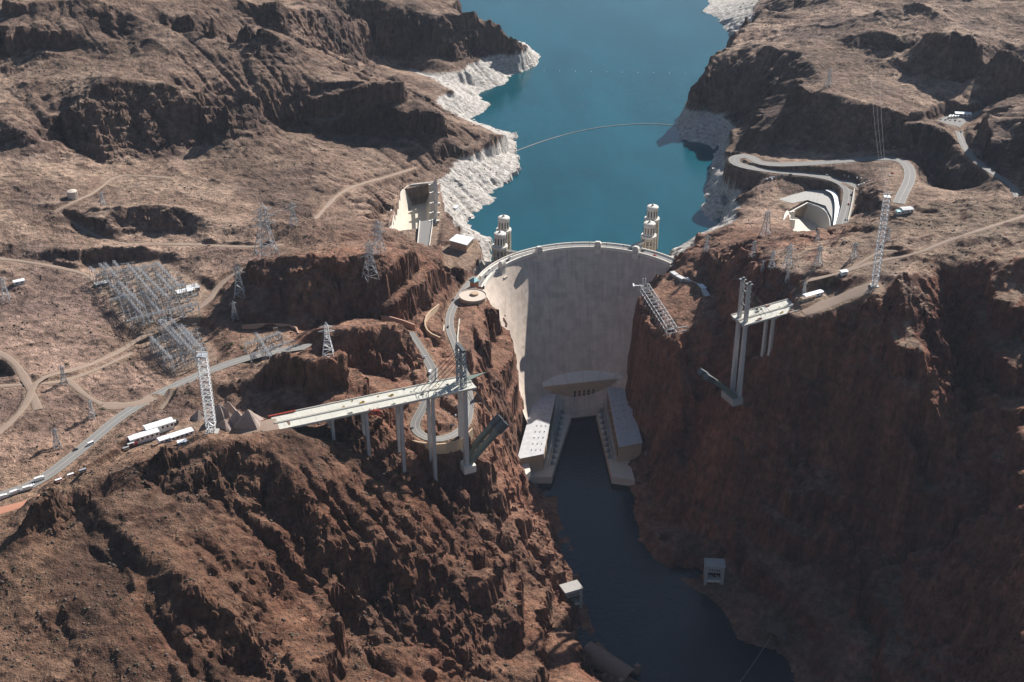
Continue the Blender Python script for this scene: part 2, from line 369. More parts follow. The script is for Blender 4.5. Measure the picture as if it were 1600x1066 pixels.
def base_height(x, y):
    """height, roughness"""
    wx = x + 9 * fbm(x, y, 60, 3, 51); wy = y + 9 * fbm(x, y, 60, 3, 57)
    h0 = bil(HZ, x, y); sl = bil(SL0B, x, y) * .8 + bil(SLB, x, y) * .2
    k = sstep(0.25, 1.0, sl)
    h = h0
    calm = 1 - 0.75 * np.exp(-((x + 33) / 105) ** 2 - ((y + 190) / 120) ** 2)      # blasted smooth round the dam and the powerhouse
    k = k * calm
    shore = np.where((h0 < 182) & (y > -20), 0.35, 1.0); k = k * shore
    h = h0 + (bil(HZ, wx, wy) - h0) * 0.6 * k
    kc = calm * shore * sstep(0.7, 1.3, sl); out = sstep(0.22, 0.5, fbm(x, y, 110, 3, 25)) * (0.25 + 0.75 * k) * sstep(0.08, 0.3, sl)
    r1 = ridged(x, y, 80, 4, 11) - 0.72
    r2 = ridged(wx, wy, 26, 4, 15) - 0.72
    fx_ = x + 3 * fbm(x, y, 9, 2, 81); fy_ = y + 3 * fbm(x, y, 9, 2, 83)
    fa = facets(fx_ * .8 + fy_ * .6, (fy_ * .8 - fx_ * .6) * .7, 27, 5); fb = facets(fx_ * .6 - fy_ * .8, fy_ * .6 + fx_ * .8, 11, 6); fc_ = facets(fx_, fy_, 4.6, 7)
    flat = bil(HUM, x, y)
    fw = facets(wx * .7 + wy * .7, (wy * .7 - wx * .7) * .8, 62, 9); gorge = sstep(-560, -420, -np.abs(x - 120) * 1.0 - 200) * np.where(y < -60, 1, 0)
    h = h + kc * (4.0 + 7.0 * gorge) * fw + gorge * k * 15.0 * (ridged(wx * 1.1 + wy * .3, wy * .45, 85, 4, 27) - .8)
    h = h + (0.15 + 0.85 * k) * (3.2 * r1 + 2.4 * fbm(x, y, 45, 3, 21)) + (1.6 * kc + 2.2 * out) * r2
    h = h + (3.4 * kc + 3.0 * out + 1.0 * k) * fa + (1.9 * kc + 1.6 * out + 0.9 * k) * fb + (0.9 * kc + 0.8 * out + 0.65 * k) * fc_
    hum = ridged(wx, wy, 120, 4, 19) - 0.8
    h = h + flat * (1 - k) * (4.5 * hum + 1.6 * np.maximum(fbm(x, y, 50, 3, 23), 0) * 2 + 0.6 * fb)
    h = h + (0.14 + 0.46 * k + 0.3 * kc + 0.5 * out) * 1.3 * fbm(x, y, 10, 4, 31, 0.65)
    return h, k, sl
def H_raw(x, y):
    h, k, sl = base_height(x, y)
    # hard bands stand out on some of the slopes
    nz = fbm(x, y, 190, 3, 41) * 30; patch = sstep(-0.15, 0.4, fbm(x, y, 150, 2, 43))
    per = 38.0; q = (h + nz) / per; fl = np.floor(q); fr = q - fl
    st = fl + sstep(0.38, 0.62, fr)
    h = h + (st * per - nz - h) * 0.8 * sstep(0.3, 0.75, sl) * patch
    per = 11.0; q = (h + nz * 0.9) / per; fl = np.floor(q); fr = q - fl
    st = fl + sstep(0.25, 0.75, fr)
    h = h + (st * per - nz * 0.9 - h) * 0.35 * sstep(0.3, 0.8, sl) * (1 - 0.6 * patch)
    return h, k, sl
HH, KK, SS = H_raw(VX, VY)

# ------------------------------------------------------------------ roads and yards are cut into the slope
def dense(pts, step=6.0, smooth=2):
    """3-D polyline through photo points (x, y, height), resampled and rounded (Chaikin)"""
    p = [at(*q) if len(q) == 3 else np.array(q[:3], float) for q in pts]
    for _ in range(smooth):
        n = [p[0]]
        for a, b in zip(p[:-1], p[1:]): n += [a * .75 + b * .25, a * .25 + b * .75]
        n.append(p[-1]); p = n
    out = [p[0]]
    for a, b in zip(p[:-1], p[1:]):
        k = max(1, int(np.linalg.norm(b - a) / step))
        for i in range(1, k + 1): out.append(a + (b - a) * i / k)
    return np.array(out)
def flatten(line, hw, fall, drop=0.0, only=None):
    """pull the ground to the line's height within hw, easing out over fall metres"""
    global HH, KK, ROADM
    m = hw + fall
    x0, x1, y0, y1 = line[:, 0].min() - m, line[:, 0].max() + m, line[:, 1].min() - m, line[:, 1].max() + m
    idx = np.nonzero((VX > x0) & (VX < x1) & (VY > y0) & (VY < y1))
    if len(idx[0]) == 0: return
    x = VX[idx]; y = VY[idx]; best = np.full(x.shape, 1e9); bz = np.zeros(x.shape)
    for a, b in zip(line[:-1], line[1:]):
        near = np.nonzero((x > min(a[0], b[0]) - m) & (x < max(a[0], b[0]) + m) & (y > min(a[1], b[1]) - m) & (y < max(a[1], b[1]) + m))[0]
        if len(near) == 0: continue
        d = b[:2] - a[:2]; l2 = d @ d + 1e-9
        t = np.clip(((x[near] - a[0]) * d[0] + (y[near] - a[1]) * d[1]) / l2, 0, 1)
        dd = np.hypot(x[near] - a[0] - t * d[0], y[near] - a[1] - t * d[1])
        up = dd < best[near]; w = near[up]
        best[w] = dd[up]; bz[w] = (a[2] + t * (b[2] - a[2]))[up]
    w = 1 - sstep(hw, hw + fall, best)
    HH[idx] = HH[idx] * (1 - w) + (bz - drop) * w
    KK[idx] = KK[idx] * (1 - w)
    ROADM[idx] = np.maximum(ROADM[idx], 1 - sstep(hw * 0.9, hw * 1.25 + 3, best))
def pad_poly(poly, z, fall=14.0):
    """level yard: polygon of world points"""
    global HH, KK, PADM
    P = np.array([p[:2] for p in poly]); m = fall
    idx = np.nonzero((VX > P[:, 0].min() - m) & (VX < P[:, 0].max() + m) & (VY > P[:, 1].min() - m) & (VY < P[:, 1].max() + m))
    x = VX[idx]; y = VY[idx]; inside = np.zeros(x.shape, bool); best = np.full(x.shape, 1e9)
    for a, b in zip(P, np.roll(P, -1, 0)):
        c = ((a[1] > y) != (b[1] > y)) & (x < (b[0] - a[0]) * (y - a[1]) / (b[1] - a[1] + 1e-12) + a[0]); inside ^= c
        d = b - a; t = np.clip(((x - a[0]) * d[0] + (y - a[1]) * d[1]) / (d @ d), 0, 1)
        best = np.minimum(best, np.hypot(x - a[0] - t * d[0], y - a[1] - t * d[1]))
    w = np.where(inside, 1, 1 - sstep(0, fall, best))
    HH[idx] = HH[idx] * (1 - w) + z * w; KK[idx] *= (1 - w); PADM[idx] = np.maximum(PADM[idx], np.where(inside, 1, 1 - sstep(0, 3, best)))
ROADM = np.zeros_like(HH); PADM = np.zeros_like(HH)
# name: (points, half width, material, kind)
ROADS = {}
def road(key, pts, hw, fall=10.0, mat='asphalt'):
    ln = dense(pts); flatten(ln, hw + 1.0, fall, 0.25); ROADS[key] = (ln, hw, mat)
def track(key, pts, hw, fall=5.0): road(key, pts, hw, fall, 'dirt')
road('highway', [(-40,792,252),(0,775,252),(60,755,251),(130,700,249),(200,640,246),(300,590,242),(380,560,240),(450,545,238),(500,540,236)], 6)
road('canyon_road', [(640,520,224),(660,550,220),(678,580,216),(676,605,213),(660,640,208),(645,665,204),(660,683,201),(690,688,199),(725,672,197),(735,640,195),(728,590,193),(715,545,190),(700,510,188),(706,480,185),(735,440,180),(745,433,178.6)], 5.0, 6)
road('east_road', [(1404,318,217.5),(1408,308,217),(1425,275,214),(1415,252,213),(1380,246,212),(1270,256,207),(1190,258,204),(1170,243,203.5),(1145,246,203),(1150,258,202),(1200,267,200),(1290,275,197),(1328,292,195),(1325,320,191),(1313,358,188)], 8, 9)
track('right_approach', [(1252,486,266),(1300,472,272),(1340,456,281),(1365,447,287)], 9, 14)
track('left_approach', [(434,663,268),(405,668,268),(375,676,266)], 10, 10)
track('site_road', [(-30,806,256),(30,790,256),(80,772,256),(130,748,254),(180,722,253),(230,702,252)], 5, 5)
road('upper_road', [(1640,145,250),(1600,157,246),(1545,172,242),(1500,188,239),(1497,210,237),(1515,245,233),(1550,270,231),(1582,290,229),(1592,312,228)], 5, 8)
track('pole_track', [(85,331,258),(110,345,251),(160,375,247),(200,383,247),(280,381,247),(390,387,248),(440,383,250)], 3)
track('tank_track', [(85,331,258),(114,316,261),(150,300,254),(180,273,246),(230,275,245),(265,278,244)], 2.5)
track('spillway_track', [(490,345,226),(510,322,218),(530,302,210),(560,288,202),(600,278,194),(650,262,186)], 3)
track('yard_track', [(-20,690,254),(40,640,252),(55,590,253),(130,575,246),(190,548,236),(230,520,238),(320,480,240),(345,440,246),(385,420,252)], 3.5)
track('basin_track', [(-20,545,255),(20,560,254),(45,600,252),(60,640,251)], 4)
track('west_track', [(-20,604,254),(60,600,250),(100,596,247),(150,578,243),(205,552,238)], 2.5)
track('turnout', [(160,634,246),(205,634,246),(240,622,245)], 6)
track('hill_track', [(250,640,247),(262,625,249),(268,608,254)], 2)
track('yard_lane', [(-20,402,252),(65,412,249),(145,430,243),(160,460,240)], 3)
track('ditch_track', [(105,592,246),(135,620,247),(160,632,246)], 3)
track('ridge_track', [(1255,440,282),(1320,425,286),(1370,408,290),(1430,398,296),(1470,380,299),(1530,360,305),(1610,335,306)], 2.5)
track('ridge_lane', [(1320,425,286),(1350,408,289),(1375,392,291),(1400,392,294)], 2)
pad_poly([at(145,416,240), at(252,408,240), at(325,455,240), at(310,500,240), at(226,515,240), at(190,505,240)], 240)
pad_poly([at(212,525,231), at(250,512,231), at(312,512,231), at(338,560,231), at(270,590,231)], 231)
pad_poly([at(375,530,236), at(440,515,236), at(470,545,236), at(400,575,236)], 236)
pad_poly([at(1250,476,270), at(1290,462,272), at(1304,454,273), at(1292,446,273), at(1246,464,270)], 271, 8)
pad_poly([at(195,705,252), at(265,668,251), at(330,660,250), at(345,680,250), at(250,700,252)], 251, 8)
pad_poly([at(1462,190,240), at(1485,178,240), at(1520,183,240), at(1500,200,240)], 239.5)
pad_poly([at(1215,312,183), at(1268,298,183), at(1300,300,183), at(1313,352,183), at(1280,362,183)], 183, 8)
pad_poly([at(1340,297,195.5), at(1300,278,197), at(1262,270,198), at(1335,284,196)], 196, 6)
pad_poly([at(612,362,178), at(640,287,178), at(682,284,178), at(690,330,178), at(680,385,180), at(655,385,180)], 177.5, 8)
pad_poly([at(692,385,180), at(745,372,180), at(752,392,180), at(730,425,179), at(700,430,180)], 179, 8)
pad_poly([at(614,360,178), at(630,297,178), at(678,286,178), at(681,352,178)], 148.5, 2)
pad_poly([at(1240,386,180), at(1236,331,180), at(1263,316,180), at(1289,325,180), at(1298,345,180), at(1297,374,180)], 150.5, 2)
# nothing but the dam stands in the dam's hollow; lake floor stays under water
_lk = bil(HZ, VX, VY)
HH = np.where((_lk < 139) & (VY > -60), np.minimum(HH, 138.5), HH)

# ------------------------------------------------------------------ ground mesh
ny, nx = VX.shape
gyy = np.gradient(HH, axis=0) / np.maximum(np.gradient(VY, axis=0), 1e-6); gxx = np.gradient(HH, axis=1) / np.maximum(np.gradient(VX, axis=1), 1e-6)
slope = np.hypot(gxx, gyy)
steep = sstep(0.7, 1.8, slope) * np.clip(KK * 1.3, 0, 1)
gl = np.maximum(np.hypot(bil(GXB, VX, VY), bil(GYB, VX, VY)), 1e-3)
dxn = -bil(GXB, VX, VY) / gl; dyn = -bil(GYB, VX, VY) / gl
rib = np.abs(n3(VX / 17, VY / 17, HH / 60, 71)) * 1.0 + 0.5 * np.abs(n3(VX / 5.5, VY / 5.5, HH / 22, 72)); rib = 0.55 - rib
lump = n3(VX / 22, VY / 22, HH / 18, 73)
calm_ = (1 - 0.8 * np.exp(-((VX + 33) / 105) ** 2 - ((VY + 190) / 120) ** 2)) * np.where((VY > 20) & (HH < 178), .45, 1)
off = calm_ * steep * (5.0 * rib + 2.0 * lump + 2.5 * np.repeat(1, 1) * facets(VX + VY * .5, HH * 1.2 + VY * .3, 12, 75))
VXd = VX + dxn * off; VYd = VY + dyn * off
HHd = HH + (0.3 + 0.7 * KK) * 0.9 * n3(VX / 6, VY / 6, HH / 6, 74) * (1 - np.maximum(ROADM, PADM))
def hgt(x, y):
    """ground height"""
    x = np.atleast_1d(np.asarray(x, float)); y = np.atleast_1d(np.asarray(y, float))
    j = np.clip(np.searchsorted(rowsy, y) - 1, 0, ny - 2)
    fy = np.clip((y - rowsy[j]) / (rowsy[j + 1] - rowsy[j]), 0, 1)
    def rowval(jj):
        u = (x - CAM[0]) / half_w(rowsy[jj]); i = np.clip(np.searchsorted(us, u) - 1, 0, nx - 2)
        fx = np.clip((u - us[i]) / (us[i + 1] - us[i]), 0, 1)
        return HH[jj, i] * (1 - fx) + HH[jj, i + 1] * fx
    return rowval(j) * (1 - fy) + rowval(j + 1) * fy
def gz(x, y): return float(hgt(x, y)[0])
_ts = np.linspace(700, 3600, 2901)
def hit(px, py):
    """place on the ground that the photo shows at this position"""
    r = ray(px, py); n = r / np.linalg.norm(r)
    P = CAM[None] + n[None] * _ts[:, None]; below = np.nonzero(P[:, 2] < hgt(P[:, 0], P[:, 1]))[0]
    t = _ts[below[0]] if len(below) else 2500
    p = CAM + n * (t - 0.5); p[2] = gz(p[0], p[1]); return p
def smooth_mesh(name, co, faces, mat, smooth=True):
    me = bpy.data.meshes.new(name); n = len(faces)
    me.vertices.add(len(co)); me.vertices.foreach_set('co', co.astype(np.float32).ravel())
    me.loops.add(n * 4); me.loops.foreach_set('vertex_index', faces.astype(np.int32).ravel())
    me.polygons.add(n); me.polygons.foreach_set('loop_start', np.arange(0, n * 4, 4, dtype=np.int32))
    me.polygons.foreach_set('use_smooth', np.full(n, smooth)); me.update(calc_edges=True)
    if mat: me.materials.append(mat)
    return me
co = np.stack([VXd, VYd, HHd], -1).reshape(-1, 3)
ii = np.arange(ny * nx).reshape(ny, nx)
fc = np.stack([ii[:-1, :-1], ii[:-1, 1:], ii[1:, 1:], ii[1:, :-1]], -1).reshape(-1, 4)
gme = smooth_mesh('ground', co, fc, None, False)
ground = bpy.data.objects.new('ground', gme); col.objects.link(ground); ground['kind'] = 'structure'
# colours of the rock and soil, with gorge shade and bounce light painted in
def blob(px, py, z, rx, ry=None):
    p = at(px, py, z); ry = ry or rx
    return np.exp(-(((VX - p[0]) / rx) ** 2 + ((VY - p[1]) / ry) ** 2))
n_a = fbm(VX, VY, 260, 3, 91); n_b = fbm(VX, VY, 70, 3, 95); n_c = fbm(VX, VY, 20, 3, 99)
soil = np.array([0.198, 0.139, 0.108]); tan = np.array([0.31, 0.23, 0.178]); rock = np.array([0.140, 0.093, 0.074]); dark = np.array([0.070, 0.052, 0.046])
red = np.array([0.225, 0.112, 0.077]); pink = np.array([0.32, 0.222, 0.18])
def mix(a, b, t): return a + (b - a) * t[..., None]
C = np.broadcast_to(soil, VX.shape + (3,)).copy()
C = mix(C, tan, 0.8 * sstep(-0.25, 0.55, n_b + 0.6 * n_a) * (1 - sstep(0.3, 0.7, slope)))
C = mix(C, rock, sstep(0.4, 0.95, slope + 0.3 * n_c))
C = mix(C, dark, 0.75 * sstep(0.2, 0.75, n_b + 0.5 * n_c) * sstep(0.25, 0.6, slope))
canyon = np.clip(blob(900, 700, 60, 260, 330) * 1.5 + blob(700, 560, 190, 150, 170) + blob(1150, 600, 170, 260, 260) * 1.2 + blob(480, 480, 245, 130, 90) * .8 + blob(1130, 390, 210, 90, 90) + blob(1300,900,60,340,220)*1.3 + blob(1350,650,180,260,160) + 0.8*blob(650,980,140,170,120) + .5*blob(300,1000,220,200,100), 0, 1)
canyon = canyon * (1 - 0.8 * sstep(250, 270, HHd) * sstep(150, 190, VX) * sstep(0.6, 0.3, slope))
C = mix(C, red, canyon * (0.50 + 0.32 * np.clip(n_b + 0.4 * n_c, -1, 1)))
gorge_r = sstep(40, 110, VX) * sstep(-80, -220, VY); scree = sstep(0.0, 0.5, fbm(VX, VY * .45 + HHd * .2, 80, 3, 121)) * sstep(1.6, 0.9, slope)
C = mix(C, np.array([0.185, 0.080, 0.056]), 0.65 * gorge_r * sstep(0.5, 1.0, slope)); C = mix(C, np.array([0.31, 0.145, 0.098]), 0.6 * gorge_r * sstep(190, 90, VX) * sstep(0.6, 1.1, slope))  # deep shade painted into the right wall, bounced light painted brighter near the river
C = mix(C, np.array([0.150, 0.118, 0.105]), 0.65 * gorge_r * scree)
pk = np.clip(blob(90, 520, 246, 150, 200) + blob(40, 620, 250, 130, 120) + blob(200, 680, 250, 130, 60) + blob(1340, 400, 288, 140, 60) * .6, 0, 1)
C = mix(C, pink, pk * (1 - sstep(0.35, 0.9, slope)) * (0.55 + 0.3 * n_b))
basin = np.clip(blob(120, 540, 246, 260, 260) + blob(1400, 390, 290, 260, 110), 0, 1)
C = mix(C, C * np.array([1.22, 1.22, 1.24]), basin * sstep(0.42, 0.18, slope) * sstep(0, 60, HHd))
cell = facets(VX + .4 * VY, HHd * 1.1 + .3 * VY, 8.5, 131) * steep + facets(VX, VY, 9, 133) * (1 - steep) * .6; cell2 = facets(VX - .5 * VY, HHd + .4 * VY + .3 * VX, 3.8, 135)
C = C * np.clip(1 + 0.26 * cell + 0.16 * cell2, .5, 1.6)[..., None]
patchy = sstep(0.05, 0.5, fbm(VX, VY, 120, 4, 141)); C = mix(C, C * np.array([.72, .72, .76]), patchy * sstep(0, 60, HHd))
C = mix(C, np.array([0.33, 0.262, 0.19]), 0.35 * sstep(250, 270, HHd) * sstep(150, 190, VX) * sstep(0.5, 0.25, slope) * sstep(60, -80, VY))
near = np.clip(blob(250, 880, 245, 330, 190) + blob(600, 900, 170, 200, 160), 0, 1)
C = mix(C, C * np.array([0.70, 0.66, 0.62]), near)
C = C * (1 + 0.28 * np.clip(n_a, -1, 1) + 0.22 * np.clip(fbm(VX, VY, 30, 4, 97), -1, 1))[..., None]
C = mix(C, np.array([0.30, 0.23, 0.18]), 0.75 * PADM); C = mix(C, np.array([0.27, 0.198, 0.148]), 0.7 * ROADM)
lk = (VY > -75) & (np.abs(VX + 20) < 700 + 0.3 * VY)
C = C * np.array([1.03, 0.99, 0.95])
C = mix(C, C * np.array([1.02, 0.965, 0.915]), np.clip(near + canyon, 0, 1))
ring = np.where(lk, 1 - sstep(172.6, 173.6, HHd + 0.8 * n_c + 0.5 * n_b), 0) * np.where(bil(HZ, VX, VY) < 185, 1, 0)
ring = ring * (1 - PADM)
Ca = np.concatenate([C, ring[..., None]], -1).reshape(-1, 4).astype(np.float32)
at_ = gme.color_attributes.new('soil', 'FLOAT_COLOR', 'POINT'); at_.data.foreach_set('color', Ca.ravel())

# ------------------------------------------------------------------ materials
MATS = {}
def nmat(name):
    m = bpy.data.materials.new(name); m.use_nodes = True; MATS[name] = m
    return m, m.node_tree.nodes, m.node_tree.links, m.node_tree.nodes['Principled BSDF']
def N(ns, t, **k):
    n = ns.new(t)
    for a, v in k.items(): setattr(n, a, v)
    return n
def mixc(ns, ls, a, b, f, mode='MIX'):
    m = ns.new('ShaderNodeMix'); m.data_type = 'RGBA'; m.blend_type = mode
    for s, v in ((6, a), (7, b), (0, f)):
        if hasattr(v, 'links') or hasattr(v, 'is_linked'): ls.new(v, m.inputs[s])
        else: m.inputs[s].default_value = v if s == 0 else (*v, 1)
    return m.outputs[2]
def noise(ns, ls, vec, scale, detail=4, rough=0.6, dist=0.0):
    n = ns.new('ShaderNodeTexNoise'); n.inputs['Scale'].default_value = scale; n.inputs['Detail'].default_value = detail
    n.inputs['Roughness'].default_value = rough; n.inputs['Distortion'].default_value = dist
    if vec is not None: ls.new(vec, n.inputs['Vector'])
    return n.outputs['Fac']
def ramp(ns, ls, f, stops):
    r = ns.new('ShaderNodeValToRGB'); e = r.color_ramp.elements
    while len(e) < len(stops): e.new(0.5)
    for q, (p, c) in zip(e, stops): q.position = p; q.color = (*c, 1) if len(c) == 3 else c
    ls.new(f, r.inputs[0]); return r.outputs[0]
def math_(ns, ls, op, a, b=None):
    n = ns.new('ShaderNodeMath'); n.operation = op
    for i, v in enumerate((a, b)):
        if v is None: continue
        if hasattr(v, 'is_linked'): ls.new(v, n.inputs[i])
        else: n.inputs[i].default_value = v
    return n.outputs[0]
def g3(v): return (v, v, v)
def make_ground_mat():
    m, ns, ls, b = nmat('ground_rock')
    ca = ns.new('ShaderNodeVertexColor'); ca.layer_name = 'soil'
    geo = ns.new('ShaderNodeNewGeometry'); P = geo.outputs['Position']
    sep = ns.new('ShaderNodeSeparateXYZ'); ls.new(geo.outputs['Normal'], sep.inputs[0])
    n2_ = noise(ns, ls, P, 0.13, 5, 0.68); n3_ = noise(ns, ls, P, 0.6, 3, 0.7)
    c = mixc(ns, ls, ca.outputs['Color'], ramp(ns, ls, n2_, [(0.30, g3(0.5)), (0.5, g3(1.0)), (0.72, g3(1.5))]), 1.0, 'MULTIPLY')
    c = mixc(ns, ls, c, ramp(ns, ls, n3_, [(0.33, g3(0.7)), (0.55, g3(1.05)), (0.8, g3(1.25))]), 0.8, 'MULTIPLY')
    # dark scrub and varnished stones strewn over the slopes
    vo = ns.new('ShaderNodeTexVoronoi'); vo.inputs['Scale'].default_value = 0.30; ls.new(P, vo.inputs['Vector'])
    sp = ramp(ns, ls, vo.outputs['Distance'], [(0.10, g3(1)), (0.26, g3(0))])
    pick = ramp(ns, ls, n2_, [(0.52, g3(0)), (0.66, g3(0.7))])
    c = mixc(ns, ls, c, (0.045, 0.038, 0.030), math_(ns, ls, 'MULTIPLY', sp, pick))
    # horizontal bedding, and stains that run down the faces
    mp = ns.new('ShaderNodeMapping'); mp.inputs['Scale'].default_value = (0.16, 0.16, 0.012); ls.new(P, mp.inputs[0])
    st = noise(ns, ls, mp.outputs[0], 1.0, 3, 0.6)
    wall = ramp(ns, ls, sep.outputs['Z'], [(0.45, g3(1)), (0.8, g3(0))])
    c = mixc(ns, ls, c, mixc(ns, ls, c, ramp(ns, ls, st, [(0.35, g3(0.78)), (0.65, g3(1.18))]), 1.0, 'MULTIPLY'), wall)
    # pale lime left by the lake when it stood higher
    lime = ramp(ns, ls, n2_, [(0.28, (0.33, 0.29, 0.255)), (0.46, (0.52, 0.48, 0.435)), (0.7, (0.66, 0.63, 0.59))])
    lime = mixc(ns, ls, lime, ramp(ns, ls, st, [(0.35, g3(0.7)), (0.6, g3(1.1))]), 0.8, 'MULTIPLY')
    sp3 = ns.new('ShaderNodeSeparateXYZ'); ls.new(P, sp3.inputs[0]); zz = math_(ns, ls, 'ADD', math_(ns, ls, 'MULTIPLY', sp3.outputs['Z'], 0.22), math_(ns, ls, 'MULTIPLY', n2_, 0.9))
    bnd = math_(ns, ls, 'SINE', math_(ns, ls, 'MULTIPLY', zz, 6.0)); lime = mixc(ns, ls, lime, ramp(ns, ls, math_(ns, ls, 'ADD', math_(ns, ls, 'MULTIPLY', bnd, 0.5), 0.5), [(0.0, g3(0.86)), (1.0, g3(1.05))]), 0.9, 'MULTIPLY')
    c = mixc(ns, ls, c, lime, ca.outputs['Alpha'])
    ls.new(c, b.inputs['Base Color']); b.inputs['Roughness'].default_value = 0.95; b.inputs['Specular IOR Level'].default_value = 0.15
    hsum = math_(ns, ls, 'ADD', math_(ns, ls, 'MULTIPLY', n2_, 1.7), math_(ns, ls, 'MULTIPLY', n3_, 0.7))
    hsum = math_(ns, ls, 'ADD', hsum, math_(ns, ls, 'MULTIPLY', math_(ns, ls, 'MULTIPLY', st, wall), 1.2))
    bp = ns.new('ShaderNodeBump'); bp.inputs['Strength'].default_value = 1.0; bp.inputs['Distance'].default_value = 3.2
    ls.new(hsum, bp.inputs['Height']); ls.new(bp.outputs[0], b.inputs['Normal'])
    return m
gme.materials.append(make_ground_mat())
def make_water(name, colr, rough, bump):
    m, ns, ls, b = nmat(name)
    geo = ns.new('ShaderNodeNewGeometry'); P = geo.outputs['Position']
    mpw = ns.new('ShaderNodeMapping'); mpw.inputs['Scale'].default_value = (1.0, 0.4, 1.0); mpw.inputs['Rotation'].default_value = (0, 0, 0.5); ls.new(P, mpw.inputs[0])
    n = ramp(ns, ls, noise(ns, ls, mpw.outputs[0], 0.007, 6, 0.65), [(0.35, g3(0)), (0.65, g3(1))]); c = mixc(ns, ls, tuple(v * 0.88 for v in colr), tuple(v * 1.25 for v in colr), n)
    ls.new(c, b.inputs['Base Color']); b.inputs['Roughness'].default_value = rough; b.inputs['IOR'].default_value = 1.33
    w = noise(ns, ls, P, 0.22, 3, 0.6); bp = ns.new('ShaderNodeBump'); bp.inputs['Strength'].default_value = bump; bp.inputs['Distance'].default_value = 0.6
    ls.new(w, bp.inputs['Height']); ls.new(bp.outputs[0], b.inputs['Normal'])
    return m
LAKE_M = make_water('lake_water', (0.006, 0.064, 0.086), 0.14, 0.3)
RIVER_M = make_water('river_water', (0.004, 0.010, 0.020), 0.12, 0.5)
def poly_obj(name, pts, mat):
    me = bpy.data.meshes.new(name); me.from_pydata([tuple(p) for p in pts], [], [tuple(range(len(pts)))]); me.materials.append(mat)
    o = bpy.data.objects.new(name, me); col.objects.link(o); return o
# dam axis
DC = np.array([-15.8, -151.0]); DR = 151.5; DN = np.array([-0.2026, 0.9793]); DT = np.array([0.9793, 0.2026])
def arc(r, a, c=DC):   # a: degrees from the crown, positive to the right
    return c + r * (DN * math.cos(R(a)) + DT * math.sin(R(a)))
lake_pts = [(-1700, 120), (-420, 40), (-185, -95)] + [tuple(arc(DR - 6, a)) for a in range(-64, 65, 4)] + [(140, -40), (330, 60), (1700, 120), (5000, 9000), (-5000, 9000)]
lake = poly_obj('lake', [(x, y, LAKE_Z) for x, y in lake_pts], LAKE_M); lake['kind'] = 'structure'
river = poly_obj('river', [(-160, -130, 0), (-160, -1500, 0), (420, -1500, 0), (420, -600, 0), (120, -300, 0), (80, -130, 0)], RIVER_M); river['kind'] = 'structure'

